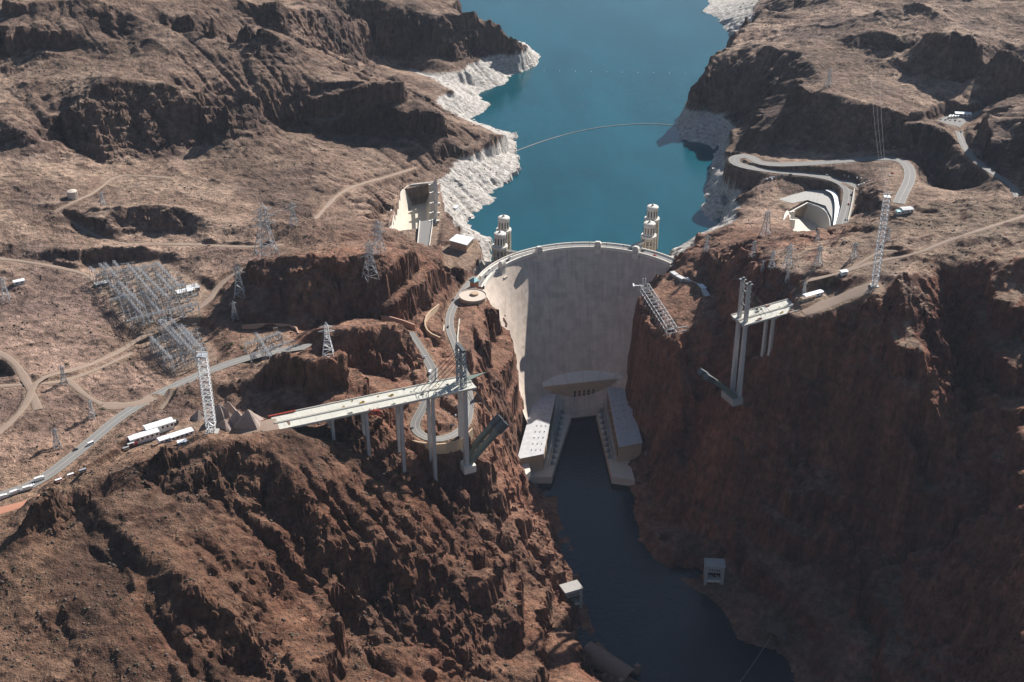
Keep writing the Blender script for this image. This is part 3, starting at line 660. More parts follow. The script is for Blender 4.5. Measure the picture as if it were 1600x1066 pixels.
# ------------------------------------------------------------------ plain materials
def pmat(name, c, rough=0.8, metal=0.0, var=0.25, scale=0.5, bump=0.0):
    m, ns, ls, b = nmat(name)
    tc = ns.new('ShaderNodeTexCoord')
    n = noise(ns, ls, tc.outputs['Object'], scale, 4, 0.65)
    cc = mixc(ns, ls, tuple(v * (1 - var) for v in c), tuple(min(v * (1 + var), 1) for v in c), n)
    ls.new(cc, b.inputs['Base Color']); b.inputs['Roughness'].default_value = rough; b.inputs['Metallic'].default_value = metal
    if bump:
        bp = ns.new('ShaderNodeBump'); bp.inputs['Strength'].default_value = bump; bp.inputs['Distance'].default_value = 0.2
        ls.new(n, bp.inputs['Height']); ls.new(bp.outputs[0], b.inputs['Normal'])
    return m
M = {}
for nm, c, ro, me_, va, sc in [
    ('concrete', (0.56, 0.50, 0.41), .85, 0, .18, .12), ('concrete_pale', (0.66, 0.62, 0.55), .85, 0, .15, .15), ('concrete_grey', (0.36, 0.345, 0.32), .85, 0, .22, .2),
    ('deck_concrete', (0.50, 0.485, 0.42), .8, 0, .3, .12), ('pier_concrete', (0.46, 0.44, 0.42), .85, 0, .15, .1),
    ('tan_wall', (0.46, 0.33, 0.22), .85, 0, .15, .2), ('roof_white', (0.46, 0.46, 0.465), .7, 0, .4, .2), ('roof_sheet', (0.80, 0.82, 0.84), .5, 0, .06, .3),
    ('roof_cyan', (0.16, 0.40, 0.42), .5, 0, .1, .3), ('shingle_red', (0.40, 0.17, 0.10), .8, 0, .2, .5), ('stone_pink', (0.46, 0.28, 0.20), .9, 0, .25, .6),
    ('asphalt', (0.19, 0.18, 0.17), .9, 0, .12, .08), ('dirt', (0.265, 0.192, 0.145), .95, 0, .2, .1), ('red_dirt', (0.42, 0.19, 0.12), .95, 0, .2, .1),
    ('galvanised', (0.38, 0.39, 0.40), .5, 0.3, .12, 1), ('steel_white', (0.72, 0.72, 0.72), .45, 0, .05, 1), ('steel_dark', (0.09, 0.10, 0.105), .55, .3, .2, 1),
    ('steel_blue', (0.20, 0.24, 0.27), .5, .3, .2, 1), ('steel_green', (0.13, 0.16, 0.13), .6, .1, .25, 1), ('paint_red', (0.50, 0.07, 0.04), .5, 0, .1, 1), ('paint_yellow', (0.70, 0.45, 0.05), .5, 0, .1, 1),
    ('glass_dark', (0.02, 0.025, 0.03), .15, 0, .1, 1), ('shadow_void', (0.015, 0.013, 0.012), 1, 0, .1, 1), ('rubber', (0.025, 0.025, 0.025), .8, 0, .1, 1),
    ('car_white', (0.82, 0.82, 0.80), .3, 0, .03, 1), ('car_silver', (0.50, 0.51, 0.52), .3, .4, .03, 1), ('car_dark', (0.035, 0.036, 0.04), .3, 0, .05, 1), ('car_red', (0.38, 0.03, 0.025), .3, 0, .05, 1), ('car_blue', (0.05, 0.09, 0.22), .3, 0, .05, 1),
    ('line_paint', (0.42, 0.40, 0.34), .7, 0, .15, 1), ('log_boom', (0.42, 0.34, 0.30), .8, 0, .2, 1), ('buoy_white', (0.8, 0.8, 0.8), .5, 0, .03, 1), ('gravel', (0.30, 0.235, 0.20), .95, 0, .25, .3),
    ('wire', (0.28, 0.28, 0.28), .5, .2, .05, 1), ('porcelain', (0.30, 0.20, 0.15), .4, 0, .1, 1), ('tank_tan', (0.55, 0.46, 0.38), .7, 0, .1, .3), ('stone_dark', (0.24, 0.155, 0.115), .9, 0, .3, .3), ('boulder', (0.10, 0.07, 0.055), .95, 0, .35, .4)]:
    M[nm] = pmat(nm, c, ro, me_, va, sc)
def dam_material():
    m, ns, ls, b = nmat('dam_concrete')
    geo = ns.new('ShaderNodeNewGeometry'); P = geo.outputs['Position']
    sep = ns.new('ShaderNodeSeparateXYZ'); ls.new(P, sep.inputs[0])
    mp = ns.new('ShaderNodeMapping'); mp.inputs['Scale'].default_value = (0.22, 0.02, 0.010); ls.new(P, mp.inputs[0])
    st = noise(ns, ls, mp.outputs[0], 1.0, 5, 0.65); big = noise(ns, ls, P, 0.02, 4, 0.6)
    c = mixc(ns, ls, (0.49, 0.405, 0.335), (0.63, 0.53, 0.445), big)
    c = mixc(ns, ls, c, ramp(ns, ls, st, [(0.30, g3(0.62)), (0.48, g3(0.98)), (0.72, g3(1.12))]), 0.5, 'MULTIPLY')
    # lift joints every 5 ft, darker every few lifts
    f = math_(ns, ls, 'FRACT', math_(ns, ls, 'MULTIPLY', sep.outputs['Z'], 1 / 7.6))
    c = mixc(ns, ls, c, ramp(ns, ls, f, [(0.0, g3(0.90)), (0.10, g3(1)), (0.9, g3(1)), (1.0, g3(0.9))]), 0.7, 'MULTIPLY')
    an = ns.new('ShaderNodeMath'); an.operation = 'ARCTAN2'; ls.new(math_(ns, ls, 'ADD', sep.outputs['X'], 15.8), an.inputs[0]); ls.new(math_(ns, ls, 'ADD', sep.outputs['Y'], 151.0), an.inputs[1])
    g = math_(ns, ls, 'FRACT', math_(ns, ls, 'MULTIPLY', an.outputs[0], 15.0))
    c = mixc(ns, ls, c, ramp(ns, ls, g, [(0.0, g3(0.80)), (0.05, g3(1)), (0.95, g3(1)), (1.0, g3(0.72))]), 0.9, 'MULTIPLY')
    pt = noise(ns, ls, P, 0.08, 2, 0.4); c = mixc(ns, ls, c, ramp(ns, ls, pt, [(0.35, g3(0.88)), (0.6, g3(1.06))]), 1.0, 'MULTIPLY')
    ls.new(c, b.inputs['Base Color']); b.inputs['Roughness'].default_value = 0.9; b.inputs['Specular IOR Level'].default_value = 0.2
    return m
M['dam'] = dam_material()
# ------------------------------------------------------------------ mesh building
class MB:
    def __init__(s): s.v = []; s.f = []
    def add(s, vs, fs):
        n = len(s.v); s.v += [tuple(map(float, p)) for p in vs]; s.f += [tuple(i + n for i in f) for f in fs]; return s
    def box(s, c, d, rz=0.0, taper=1.0):
        ca, sa = math.cos(rz), math.sin(rz); vs = []
        for z, k in ((-.5, 1.0), (.5, taper)):
            for x, y in ((-.5, -.5), (.5, -.5), (.5, .5), (-.5, .5)):
                X = x * d[0] * k; Y = y * d[1] * k; vs.append((c[0] + X * ca - Y * sa, c[1] + X * sa + Y * ca, c[2] + z * d[2]))
        return s.add(vs, [(3, 2, 1, 0), (4, 5, 6, 7), (0, 1, 5, 4), (1, 2, 6, 5), (2, 3, 7, 6), (3, 0, 4, 7)])
    def prism(s, poly, z0, z1):
        n = len(poly); zz0 = z0 if hasattr(z0, '__len__') else [z0] * n; zz1 = z1 if hasattr(z1, '__len__') else [z1] * n
        vs = [(p[0], p[1], z) for p, z in zip(poly, zz0)] + [(p[0], p[1], z) for p, z in zip(poly, zz1)]
        return s.add(vs, [tuple(range(n - 1, -1, -1)), tuple(range(n, 2 * n))] + [(i, (i + 1) % n, n + (i + 1) % n, n + i) for i in range(n)])
    def tube(s, p, q, r, n=6, r2=None):
        p = np.array(p, float); q = np.array(q, float); d = q - p; l = np.linalg.norm(d); d = d / max(l, 1e-9)
        a = np.cross(d, (0, 0, 1) if abs(d[2]) < .9 else (1, 0, 0)); a /= np.linalg.norm(a); b = np.cross(d, a); r2 = r if r2 is None else r2
        vs = [tuple(p + r * (a * math.cos(t) + b * math.sin(t))) for t in [2 * math.pi * i / n for i in range(n)]] + [tuple(q + r2 * (a * math.cos(t) + b * math.sin(t))) for t in [2 * math.pi * i / n for i in range(n)]]
        return s.add(vs, [tuple(range(n - 1, -1, -1)), tuple(range(n, 2 * n))] + [(i, (i + 1) % n, n + (i + 1) % n, n + i) for i in range(n)])
    def bar(s, p, q, w, h=None):
        """square beam, w across, h deep"""
        p = np.array(p, float); q = np.array(q, float); d = q - p; d = d / max(np.linalg.norm(d), 1e-9); h = h or w
        a = np.cross(d, (0, 0, 1)) if abs(d[2]) < .95 else np.array((1., 0, 0)); a = a / np.linalg.norm(a); b = np.cross(a, d)
        k = [(-.5, -.5), (.5, -.5), (.5, .5), (-.5, .5)]
        vs = [p + a * w * i + b * h * j for i, j in k] + [q + a * w * i + b * h * j for i, j in k]
        return s.add(vs, [(3, 2, 1, 0), (4, 5, 6, 7), (0, 1, 5, 4), (1, 2, 6, 5), (2, 3, 7, 6), (3, 0, 4, 7)])
    def lathe(s, c, prof, n=16, rib=0.0):
        """profile [(radius, z)] round a vertical axis, bottom to top"""
        vs = []
        for r, z in prof:
            for i in range(n):
                t = 2 * math.pi * i / n; rr = r * (1 - (rib if i % 2 else 0)); vs.append((c[0] + rr * math.cos(t), c[1] + rr * math.sin(t), c[2] + z))
        fs = [tuple(range(n - 1, -1, -1))] + [(k * n + i, k * n + (i + 1) % n, (k + 1) * n + (i + 1) % n, (k + 1) * n + i) for k in range(len(prof) - 1) for i in range(n)] + [tuple(range((len(prof) - 1) * n, len(prof) * n))]
        return s.add(vs, fs)
    def strip(s, A, B):
        n = len(A); return s.add(list(A) + list(B), [(i, i + 1, n + i + 1, n + i) for i in range(n - 1)])
    def build(s, name, mat, parent=None, smooth=False):
        me = bpy.data.meshes.new(name); o0 = parent['_o'] if parent is not None and '_o' in parent else (0, 0, 0)
        me.from_pydata([(x - o0[0], y - o0[1], z - o0[2]) for x, y, z in s.v], [], s.f)
        me.materials.append(M[mat] if isinstance(mat, str) else mat)
        if smooth: me.polygons.foreach_set('use_smooth', [True] * len(me.polygons))
        me.update(); o = bpy.data.objects.new(name, me); col.objects.link(o)
        if parent is not None: o.parent = parent; o['_o'] = list(o0)
        return o
def tag(o, label, cat, group=None):
    o['label'] = label; o['category'] = cat
    if group: o['group'] = group
    return o
def thing(name, label, cat, loc=(0, 0, 0), rz=0.0, group=None):
    o = bpy.data.objects.new(name, None); col.objects.link(o); o.location = [float(v) for v in loc]; o.rotation_euler = (0, 0, rz)
    o['_o'] = [float(v) for v in loc]      # parts are given in metres of the place; they are stored about the thing's base
    o.empty_display_size = 3; return tag(o, label, cat, group)
def copy_tree(o, parent=None):
    c = o.copy(); col.objects.link(c); c.parent = parent
    for ch in list(o.children): copy_tree(ch, c)
    return c
# ------------------------------------------------------------------ the dam
CROWN = DC + DN * DR
def dam_t(h): return 13.7 + 187.0 * (max(h, 0) / 221.0) ** 1.06
def dam_face(a, h):
    t = dam_t(h); rad = 137.8 - (137.8 - 92.0) * min(1.2, (h / 128.0)) ** 1.0
    c = CROWN - DN * t - DN * rad - DT * 8.0 * min(1.0, h / 128.0); return c + rad * (DN * math.cos(R(a)) + DT * math.sin(R(a)))
dam = thing('dam', 'huge curved pale concrete arch dam between the canyon walls', 'dam', (CROWN[0], CROWN[1], 0))
hs = [2.2, 4, 7, 11, 16, 22] + list(range(30, 176, 8)); aa = [-84 + 2 * i for i in range(83)]
mb = MB(); grid = [[(*dam_face(a, h), 178 - h) for a in aa] for h in hs]
for k in range(len(hs) - 1): mb.strip(grid[k + 1], grid[k])
up = [(*arc(DR, a), 176.0) for a in aa]; upb = [(*arc(DR + 8, a), 92.0) for a in aa]
mb.strip(grid[0], up); mb.strip(up, upb)
dam_body = mb.build('arch_wall', 'dam', dam, smooth=False)
a_l, a_r = -70, 62
ar = [a_l + i for i in range(a_r - a_l + 1)]
mb = MB(); A = [(*arc(DR - 13.0, a), 178.0) for a in ar]; B = [(*arc(DR - 0.6, a), 178.0) for a in ar]; A0 = [(*arc(DR - 13.0, a), 175.4) for a in ar]; B0 = [(*arc(DR - 0.6, a), 175.4) for a in ar]
mb.strip(A, B); mb.strip(A0, A); mb.strip(B, B0); mb.build('roadway', 'concrete_pale', dam)
mb = MB(); mb.strip([(*arc(DR - 10.4, a), 178.02) for a in ar], [(*arc(DR - 3.4, a), 178.02) for a in ar]); mb.build('road_surface', 'asphalt', dam)
mb = MB(); mb.strip([(*arc(DR - 6.95, a), 178.04) for a in ar], [(*arc(DR - 6.75, a), 178.04) for a in ar]); mb.build('centre_line', 'line_paint', dam)
for r0, r1 in ((DR - 15.2, DR - 13.8), (DR - 0.9, DR + 0.5)):
    mb = MB(); q = [[(*arc(r, a), z) for a in ar] for r, z in ((r0, 174.6), (r0, 179.9), (r1, 179.9), (r1, 174.6))]
    mb.strip(q[1], q[0]); mb.strip(q[2], q[1]); mb.strip(q[3], q[2]); mb.strip(q[0], q[3]); mb.build('parapet', 'concrete_pale', dam)
def ang_at(px, py, z):
    p = at(px, py, z)[:2] - DC; return math.degrees(math.atan2(p @ DT, p @ DN))
tow = [ang_at(773, 409, 184), ang_at(837, 386, 184), ang_at(935, 376, 184), ang_at(1001, 383, 184)]
for a in tow:
    p = arc(DR - 15.5, a); rz = math.atan2(DT[1], DT[0]) - R(a); mb = MB()
    mb.box((p[0], p[1], 173), (8.4, 6.0, 26), rz)
    t = MB(); 
    o = mb.build('crest_tower', 'concrete_pale', dam)
    c = MB(); c.box((p[0], p[1], 186.6), (7.2, 5.0, 1.2), rz); c.box((p[0], p[1], 187.6), (5.4, 3.6, 0.9), rz); c.build('tower_cap', 'concrete_pale', o)
    q = arc(DR - 19.2, a); c = MB(); c.box((q[0], q[1], 154), (7.0, 5.6, 26), rz); c.build('buttress', 'concrete', o)
    for u in (-1, 1):
        q = arc(DR - 18.6, a + u * 0.8); c = MB(); c.box((q[0], q[1], 180), (1.0, 0.5, 5), rz); c.build('recess_fluting', 'concrete_grey', o)
k = 0
for i in range(30):
    a = a_l + 5 + i * (a_r - a_l - 8) / 29.0
    if min(abs(a - t) for t in tow) < 2.6: continue
    p = arc(DR - 14.3, a); rz = math.atan2(DT[1], DT[0]) - R(a); mb = MB(); mb.box((p[0], p[1], 170.2), (1.7, 2.0, 8.8), rz, 1.0); mb.build('corbel', 'concrete', dam)
for j in range(14):
    a = a_l + 8 + j * 9.4; p = arc(DR - 12.4, a); mb = MB(); mb.tube((p[0], p[1], 178), (p[0], p[1], 185), .16, 5); mb.box((p[0], p[1], 185.2), (.9, .5, .5)); mb.build('lamp_post', 'steel_dark', dam)
# ------------------------------------------------------------------ intake towers
def intake(px, py, label, to=None):
    p = at(px, py, 205); x, y = p[0], p[1]
    t = thing('intake_tower', label, 'tower', (x, y, 110), 0, 'water intake towers behind the dam')
    mb = MB(); mb.lathe((x, y, 0), [(6.2, 110), (6.2, 182)], 12); mb.build('core', 'concrete_grey', t)
    for i in range(12):
        an = 2 * math.pi * i / 12; c = (x + 7.6 * math.cos(an), y + 7.6 * math.sin(an), 147)
        mb = MB(); mb.box(c, (5.4, 1.7, 74), an); mb.build('fin', 'concrete', t)
    for z in range(116, 184, 8):
        mb = MB(); mb.lathe((x, y, 0), [(9.4, z), (9.4, z + 1.5)], 24); mb.build('ring_beam', 'concrete', t)
    mb = MB(); mb.lathe((x, y, 0), [(8, 181), (10.4, 183.6), (10.4, 186.2), (8, 186.2)], 24); g = mb.build('gallery', 'concrete_pale', t)
    mb = MB(); mb.lathe((x, y, 0), [(7.9, 186.0), (7.7, 201), (7.2, 202)], 32, 0.07); dr = mb.build('gate_house', 'concrete_pale', t)
    for i in range(12):
        an = 2 * math.pi * (i + .5) / 12; mb = MB(); mb.box((x + 7.6 * math.cos(an), y + 7.6 * math.sin(an), 193.5), (.5, 1.4, 9), an); mb.build('window', 'glass_dark', dr)
    mb = MB(); mb.lathe((x, y, 0), [(8.1, 201.6), (8.1, 203), (7.2, 203.8), (5, 204.6), (2, 205), (1.1, 207), (.2, 208)], 24); mb.build('cap', 'concrete_pale', t, False)
    if to is not None:
        d = np.array(to[:2]) - np.array((x, y)); d = d / np.linalg.norm(d); a = np.array((x, y)) + d * 9
        mb = MB(); mb.bar((a[0], a[1], 178.4), (to[0], to[1], 178.4), 4.4, 1.8); fb = mb.build('footbridge', 'concrete_pale', t)
        n = np.array((-d[1], d[0]))
        for s_ in (-1, 1):
            mb = MB(); mb.bar((a[0] + n[0] * 2 * s_, a[1] + n[1] * 2 * s_, 179.9), (to[0] + n[0] * 2 * s_, to[1] + n[1] * 2 * s_, 179.9), .35, 1.2); mb.build('railing', 'concrete_pale', fb)
    return np.array((x, y))
def crest_at(px, py): return arc(DR, ang_at(px, py, 178))
il = intake(781, 363, 'cream concrete intake tower in the left pair, nearer the dam', crest_at(806, 396))
intake(787, 338, 'cream concrete intake tower in the left pair, farther out in the lake', il + np.array((0, 10)))
ir = intake(1015, 347, 'cream concrete intake tower in the right pair, nearer the dam', crest_at(990, 384))
intake(1020, 321, 'cream concrete intake tower in the right pair, farther out in the lake', ir + np.array((2, 10)))

# ------------------------------------------------------------------ roads
def side(line):
    d = np.gradient(line[:, :2], axis=0); d /= np.maximum(np.linalg.norm(d, axis=1)[:, None], 1e-9); return np.stack([d[:, 1], -d[:, 0]], 1)
def road_obj(key, name, lane=True):
    ln, hw, mat = ROADS[key]; n = side(ln); o = bpy.data.objects.new(name, None)
    us_ = [-1, -.5, 0, .5, 1]; mb = MB()
    wob = [1 + (0.16 if mat != 'asphalt' else 0.0) * math.sin(i * .7) for i in range(len(ln))]
    rows = [[(p[0] + q[0] * hw * u * w, p[1] + q[1] * hw * u * w, p[2] + 0.25 - (0.3 if mat != 'asphalt' and abs(u) == 1 else 0)) for p, q, w in zip(ln, n, wob)] for u in us_]
    for a, b in zip(rows[:-1], rows[1:]): mb.strip(b, a)
    o = mb.build(name, mat); o['kind'] = 'structure'
    if mat == 'asphalt' and lane:
        for u, w in ((0, .2), (-.9, .14), (.9, .14)):
            m2 = MB(); m2.strip([(p[0] + q[0] * (hw * u + w), p[1] + q[1] * (hw * u + w), p[2] + .29) for p, q in zip(ln, n)], [(p[0] + q[0] * (hw * u - w), p[1] + q[1] * (hw * u - w), p[2] + .29) for p, q in zip(ln, n)])
            m2.build('lane_line', 'line_paint', o)
    return o
ROADS['site_road'] = (*ROADS['site_road'][:2], 'red_dirt')
for key in ROADS: road_obj(key, 'road' if ROADS[key][2] == 'asphalt' else 'dirt_track')
def wall_along(pts, h, w, mat, label, below=0.0, name='retaining_wall'):
    ln = dense(pts, 5, 1) ; n = side(ln); o = thing(name, label, 'wall', ln[0])
    mb = MB(); q = [[(p[0] + m_[0] * s_ * w / 2, p[1] + m_[1] * s_ * w / 2, p[2] + z) for p, m_ in zip(ln, n)] for s_, z in ((-1, -below - 1), (-1, h), (1, h), (1, -below - 1))]
    for a, b in zip(q, q[1:] + q[:1]): mb.strip(a, b)
    mb.build('wall_body', mat, o)
    mb = MB(); q = [[(p[0] + m_[0] * s_ * (w / 2 + .25), p[1] + m_[1] * s_ * (w / 2 + .25), p[2] + z) for p, m_ in zip(ln, n)] for s_, z in ((-1, h + .003), (-1, h + .35), (1, h + .35), (1, h + .003))]
    for a, b in zip(q, q[1:] + q[:1]): mb.strip(a, b)
    mb.build('coping', 'concrete' if mat == 'concrete_pale' else mat, o); return o
wall_along([(643,690,199.5),(660,694,198.5),(690,697,197.5),(720,690,196.5),(738,672,196)], 1.6, 1.2, 'tan_wall', 'tan curved retaining wall under the outside of the hairpin bend', 9)
wall_along([(683,575,216),(682,600,213.5),(668,640,208)], 1.2, .8, 'concrete_grey', 'low dark stone kerb wall along the upper leg of the hairpin road', 2)
wall_along([(694,510,189),(690,545,190.5),(700,580,192)], 1.4, .9, 'concrete_pale', 'pale parapet wall on the left edge of the road to the dam', 3)
wall_along([(718,500,187),(714,540,189),(727,590,192.5)], 1.4, .9, 'concrete_pale', 'pale parapet wall on the right edge of the road to the dam', 8)
wall_along([(1335,296,196),(1331,320,192),(1325,345,189)], 1.4, 1.0, 'concrete_pale', 'straight pale kerb wall right of the road above the right spillway', 2)
# ------------------------------------------------------------------ bridge under construction
def bridge_vec():
    a = at(718, 603, 262); b = at(1160, 500, 262); d = (b - a)[:2]; return a, b, d / np.linalg.norm(d)
BA, BB, BD = bridge_vec(); BN = np.array((-BD[1], BD[0]))
def bp(base, s, w, z):      # s metres along the bridge, w across (+ = upstream)
    return (base[0] + BD[0] * s + BN[0] * w, base[1] + BD[1] * s + BN[1] * w, z)
def deck(t, base, s0, s1, z0, z1, hw=13.2):
    mb = MB(); mb.prism([bp(base, s0, -hw, 0)[:2], bp(base, s1, -hw, 0)[:2], bp(base, s1, hw, 0)[:2], bp(base, s0, hw, 0)[:2]], [z0 - .5, z1 - .5, z1 - .5, z0 - .5], [z0, z1, z1, z0]); d = mb.build('deck_slab', 'deck_concrete', t)
    for w in (-hw, -.8, .8, hw):
        mb = MB(); p = bp(base, s0, w, z0 + .55); q = bp(base, s1, w, z1 + .55); mb.bar(p, q, .5, 1.1); mb.build('barrier', 'concrete_pale', d)
    for w in (-9, -3.2, 3.2, 9):
        mb = MB(); p = bp(base, s0, w, z0 - 2.0); q = bp(base, s1, w, z1 - 2.0); mb.bar(p, q, 2.0, 3.0); mb.build('girder', 'pier_concrete', t)
    n = int(abs(s1 - s0) / 15)
    for i in range(n):
        s_ = s0 + (s1 - s0) * (i + .5) / n; zz = z0 + (z1 - z0) * (i + .5) / n + .02
        mb = MB(); mb.box((*bp(base, s_, 0, 0)[:2], zz), (.3, hw * 2 - 1, .03), math.atan2(BD[1], BD[0])); mb.build('joint', 'concrete_grey', d)
def pier(t, base, s, ztop, zbot, wcol=6.0, taper=.8, dia=3.3):
    rz = math.atan2(BD[1], BD[0])
    for w in (-wcol, wcol):
        p = bp(base, s, w, 0); mb = MB(); h = ztop - 4.6 - zbot
        mb.box((p[0], p[1], zbot + h / 2), (dia, dia + .8, h), rz, taper); c = mb.build('pier_column', 'pier_concrete', t)
        for k in range(1, int(h / 9)):
            mb = MB(); z = zbot + k * 9; f = 1 + (taper - 1) * (z - zbot) / h; mb.box((p[0], p[1], z), (dia * f + .06, (dia + .8) * f + .06, .22), rz); mb.build('cast_joint', 'concrete_grey', c)
    mb = MB(); c = bp(base, s, 0, ztop - 4.1); mb.box(c, (3.4, 19, 1.8), rz); mb.build('pier_cap', 'pier_concrete', t)
    for w in (-9, -3.2, 3.2, 9):
        mb = MB(); mb.box(bp(base, s, w, ztop - 3.4), (1.4, 1.4, .6), rz); mb.build('bearing', 'steel_dark', t)
def lattice(mb, foot, top, n, r):
    """four-legged lattice between two rings of four corners"""
    F = [np.array(p, float) for p in foot]; T = [np.array(p, float) for p in top]
    for i in range(4): mb.bar(F[i], T[i], r * 1.6)
    for k in range(n):
        a, b = k / n, (k + 1) / n
        A = [F[i] + (T[i] - F[i]) * a for i in range(4)]; B = [F[i] + (T[i] - F[i]) * b for i in range(4)]
        for i in range(4):
            j = (i + 1) % 4; mb.bar(B[i], B[j], r); mb.bar(A[i], B[j], r) if k % 2 else mb.bar(A[j], B[i], r)
def sq(cx, cy, hx, hy, z, rz=0.0):
    c, s_ = math.cos(rz), math.sin(rz); return [(cx + x * c - y * s_, cy + x * s_ + y * c, z) for x, y in ((-hx, -hy), (hx, -hy), (hx, hy), (-hx, hy))]
def arch_stub(t, base, s0, s1, z0, z1, label=None):
    for w in (-6.0, 6.0):
        mb = MB(); n = 8; pr = []
        for i in range(n + 1):
            f = i / n; s_ = s0 + (s1 - s0) * f; z = z0 + (z1 - z0) * (f * 1.12 - f * f * .12); pr.append((s_, z))
        for a, b in zip(pr[:-1], pr[1:]): mb.bar(bp(base, a[0], w, a[1]), bp(base, b[0], w, b[1]), 6.0, 4.2)
        r_ = mb.build('arch_rib', 'steel_green', t)
        mb = MB(); a, b = pr[-2], pr[-1]; e = (b[0] + (b[0] - a[0]) * 1.1, b[1] + (b[1] - a[1]) * 1.1)
        mb.bar(bp(base, a[0], w, a[1]), bp(base, e[0], w, e[1]), 7.4, 6.4); mb.build('formwork_traveller', 'steel_dark', r_)
        for z_ in (2.6, -2.6):
            mb = MB(); mb.bar(bp(base, a[0], w - 2.4, a[1] + z_ + 1), bp(base, e[0], w - 2.4, e[1] + z_ + 1), .5); mb.build('rail', 'galvanised', r_)
    mb = MB(); a = pr[4]; mb.bar(bp(base, a[0], -6, a[1]), bp(base, a[0], 6, a[1]), 2.4, 3); mb.build('cross_strut', 'steel_dark', t)
rzb = math.atan2(BD[1], BD[0])
lb = thing('unfinished_bridge', 'left half of the unfinished road bridge with pale deck on tall grey columns', 'bridge', (BA[0], BA[1], 171), 0, 'two halves of the unfinished bridge')
LEN_L = float(np.linalg.norm(at(430, 664, 268)[:2] - BA[:2]))
deck(lb, BA, -LEN_L, 13, 268, 263.5)
for px, py in ((518, 684), (574, 704), (632, 722), (686, 737)):
    # columns stand under the deck where the photo shows their feet
    f0 = (px - 430) / (737.0 - 430); s_ = -LEN_L + (LEN_L) * f0 * 1.0
    p = bp(BA, s_, 0, 0); zg = min(gz(*bp(BA, s_, -6, 0)[:2]), gz(*bp(BA, s_, 6, 0)[:2])) - 3
    pier(lb, BA, s_, 268 - 4.5 * (s_ + LEN_L) / LEN_L, zg)
pier(lb, BA, 3, 263.5, 168, 6.5, .75, 4.5)
arch_stub(lb, BA, 6, 42, 172, 206)
mb = MB(); mb.box(bp(BA, 5, 0, 168), (13, 24, 8), rzb); mb.build('skewback', 'concrete_pale', lb)
mb = MB(); lattice(mb, sq(*bp(BA, 2, -5, 0)[:2], 2.2, 2.2, 263.5, rzb), sq(*bp(BA, 2, -5, 0)[:2], 2.2, 2.2, 304, rzb), 9, .55); mb.build('stay_tower_leg', 'steel_blue', lb)
mb = MB(); lattice(mb, sq(*bp(BA, 2, 5, 0)[:2], 2.2, 2.2, 263.5, rzb), sq(*bp(BA, 2, 5, 0)[:2], 2.2, 2.2, 304, rzb), 9, .55); mb.build('stay_tower_leg', 'steel_blue', lb)
for z in (276, 290, 303):
    mb = MB(); mb.bar(bp(BA, 2, -7, z), bp(BA, 2, 7, z), 2.0); mb.build('tower_beam', 'steel_dark', lb)
mb = MB(); mb.bar(bp(BA, 2, -9, 305), bp(BA, 2, 9, 305), 3.4, 1.6); mb.build('tower_head', 'steel_dark', lb)
for k, (sd_, z_) in enumerate(((-46, 264.6), (-38, 264.4), (-30, 264.2))):
    for w in (-6, 6):
        mb = MB(); mb.tube(bp(BA, 1, w, 302 - 4 * k), bp(BA, sd_, w, z_), .28, 5); mb.build('back_stay', 'steel_dark', lb)
for k, (sd_, z_) in enumerate(((42, 206), (30, 196))):
    for w in (-6, 6):
        mb = MB(); mb.tube(bp(BA, 4, w, 262 + 14 * (1 - k)), bp(BA, sd_, w, z_), .25, 5); mb.build('fore_stay', 'steel_dark', lb)
mb = MB(); mb.prism([bp(BA, 8, 2, 0)[:2], bp(BA, 34, 11, 0)[:2], bp(BA, 8, 12, 0)[:2]], 262.9, 263.7); mb.build('work_platform', 'steel_green', lb)
rb = thing('unfinished_bridge', 'right half of the unfinished road bridge, short deck running onto the rocky plateau', 'bridge', (BB[0], BB[1], 168), 0, 'two halves of the unfinished bridge')
LEN_R = float(np.linalg.norm(at(1252, 484, 266)[:2] - BB[:2]))
deck(rb, BB, -6, LEN_R, 262.5, 266)
pier(rb, BB, 0, 262.5, 165, 6.5, .78, 4.2)
p = bp(BB, 36, 0, 0); pier(rb, BB, 36, 264, min(gz(*bp(BB, 36, -6, 0)[:2]), gz(*bp(BB, 36, 6, 0)[:2])) - 3, 6, .8)
arch_stub(rb, BB, -4, -40, 170, 202)
mb = MB(); mb.box(bp(BB, -4, 0, 166), (13, 24, 8), rzb); mb.build('skewback', 'concrete_grey', rb)
for w in (-6, 6):
    mb = MB(); mb.box(bp(BB, 0, w, 284), (3.6, 3.6, 43), rzb); c = mb.build('stay_tower_leg', 'pier_concrete', rb)
    for k in range(6):
        mb = MB(); mb.box(bp(BB, 1.9, w, 268 + k * 6.2), (1.2, 3.0, 1.5), rzb); mb.build('anchor_block', 'steel_white', c)
    mb = MB(); mb.box(bp(BB, 0, w, 307.5), (6.5, 6.5, 1), rzb); mb.box(bp(BB, 1, w, 309), (2.4, 2.2, 2.2), rzb); mb.build('tower_head', 'steel_dark', rb)
for z in (280, 296):
    mb = MB(); mb.bar(bp(BB, 0, -6, z), bp(BB, 0, 6, z), 1.6); mb.build('tower_beam', 'steel_dark', rb)
for k, (sd_, z_) in enumerate(((34, 264.5), (26, 264.2), (20, 264))):
    for w in (-6, 6):
        mb = MB(); mb.tube(bp(BB, 1, w, 302 - 6 * k), bp(BB, sd_, w, z_), .22, 5); mb.build('back_stay', 'steel_dark', rb)
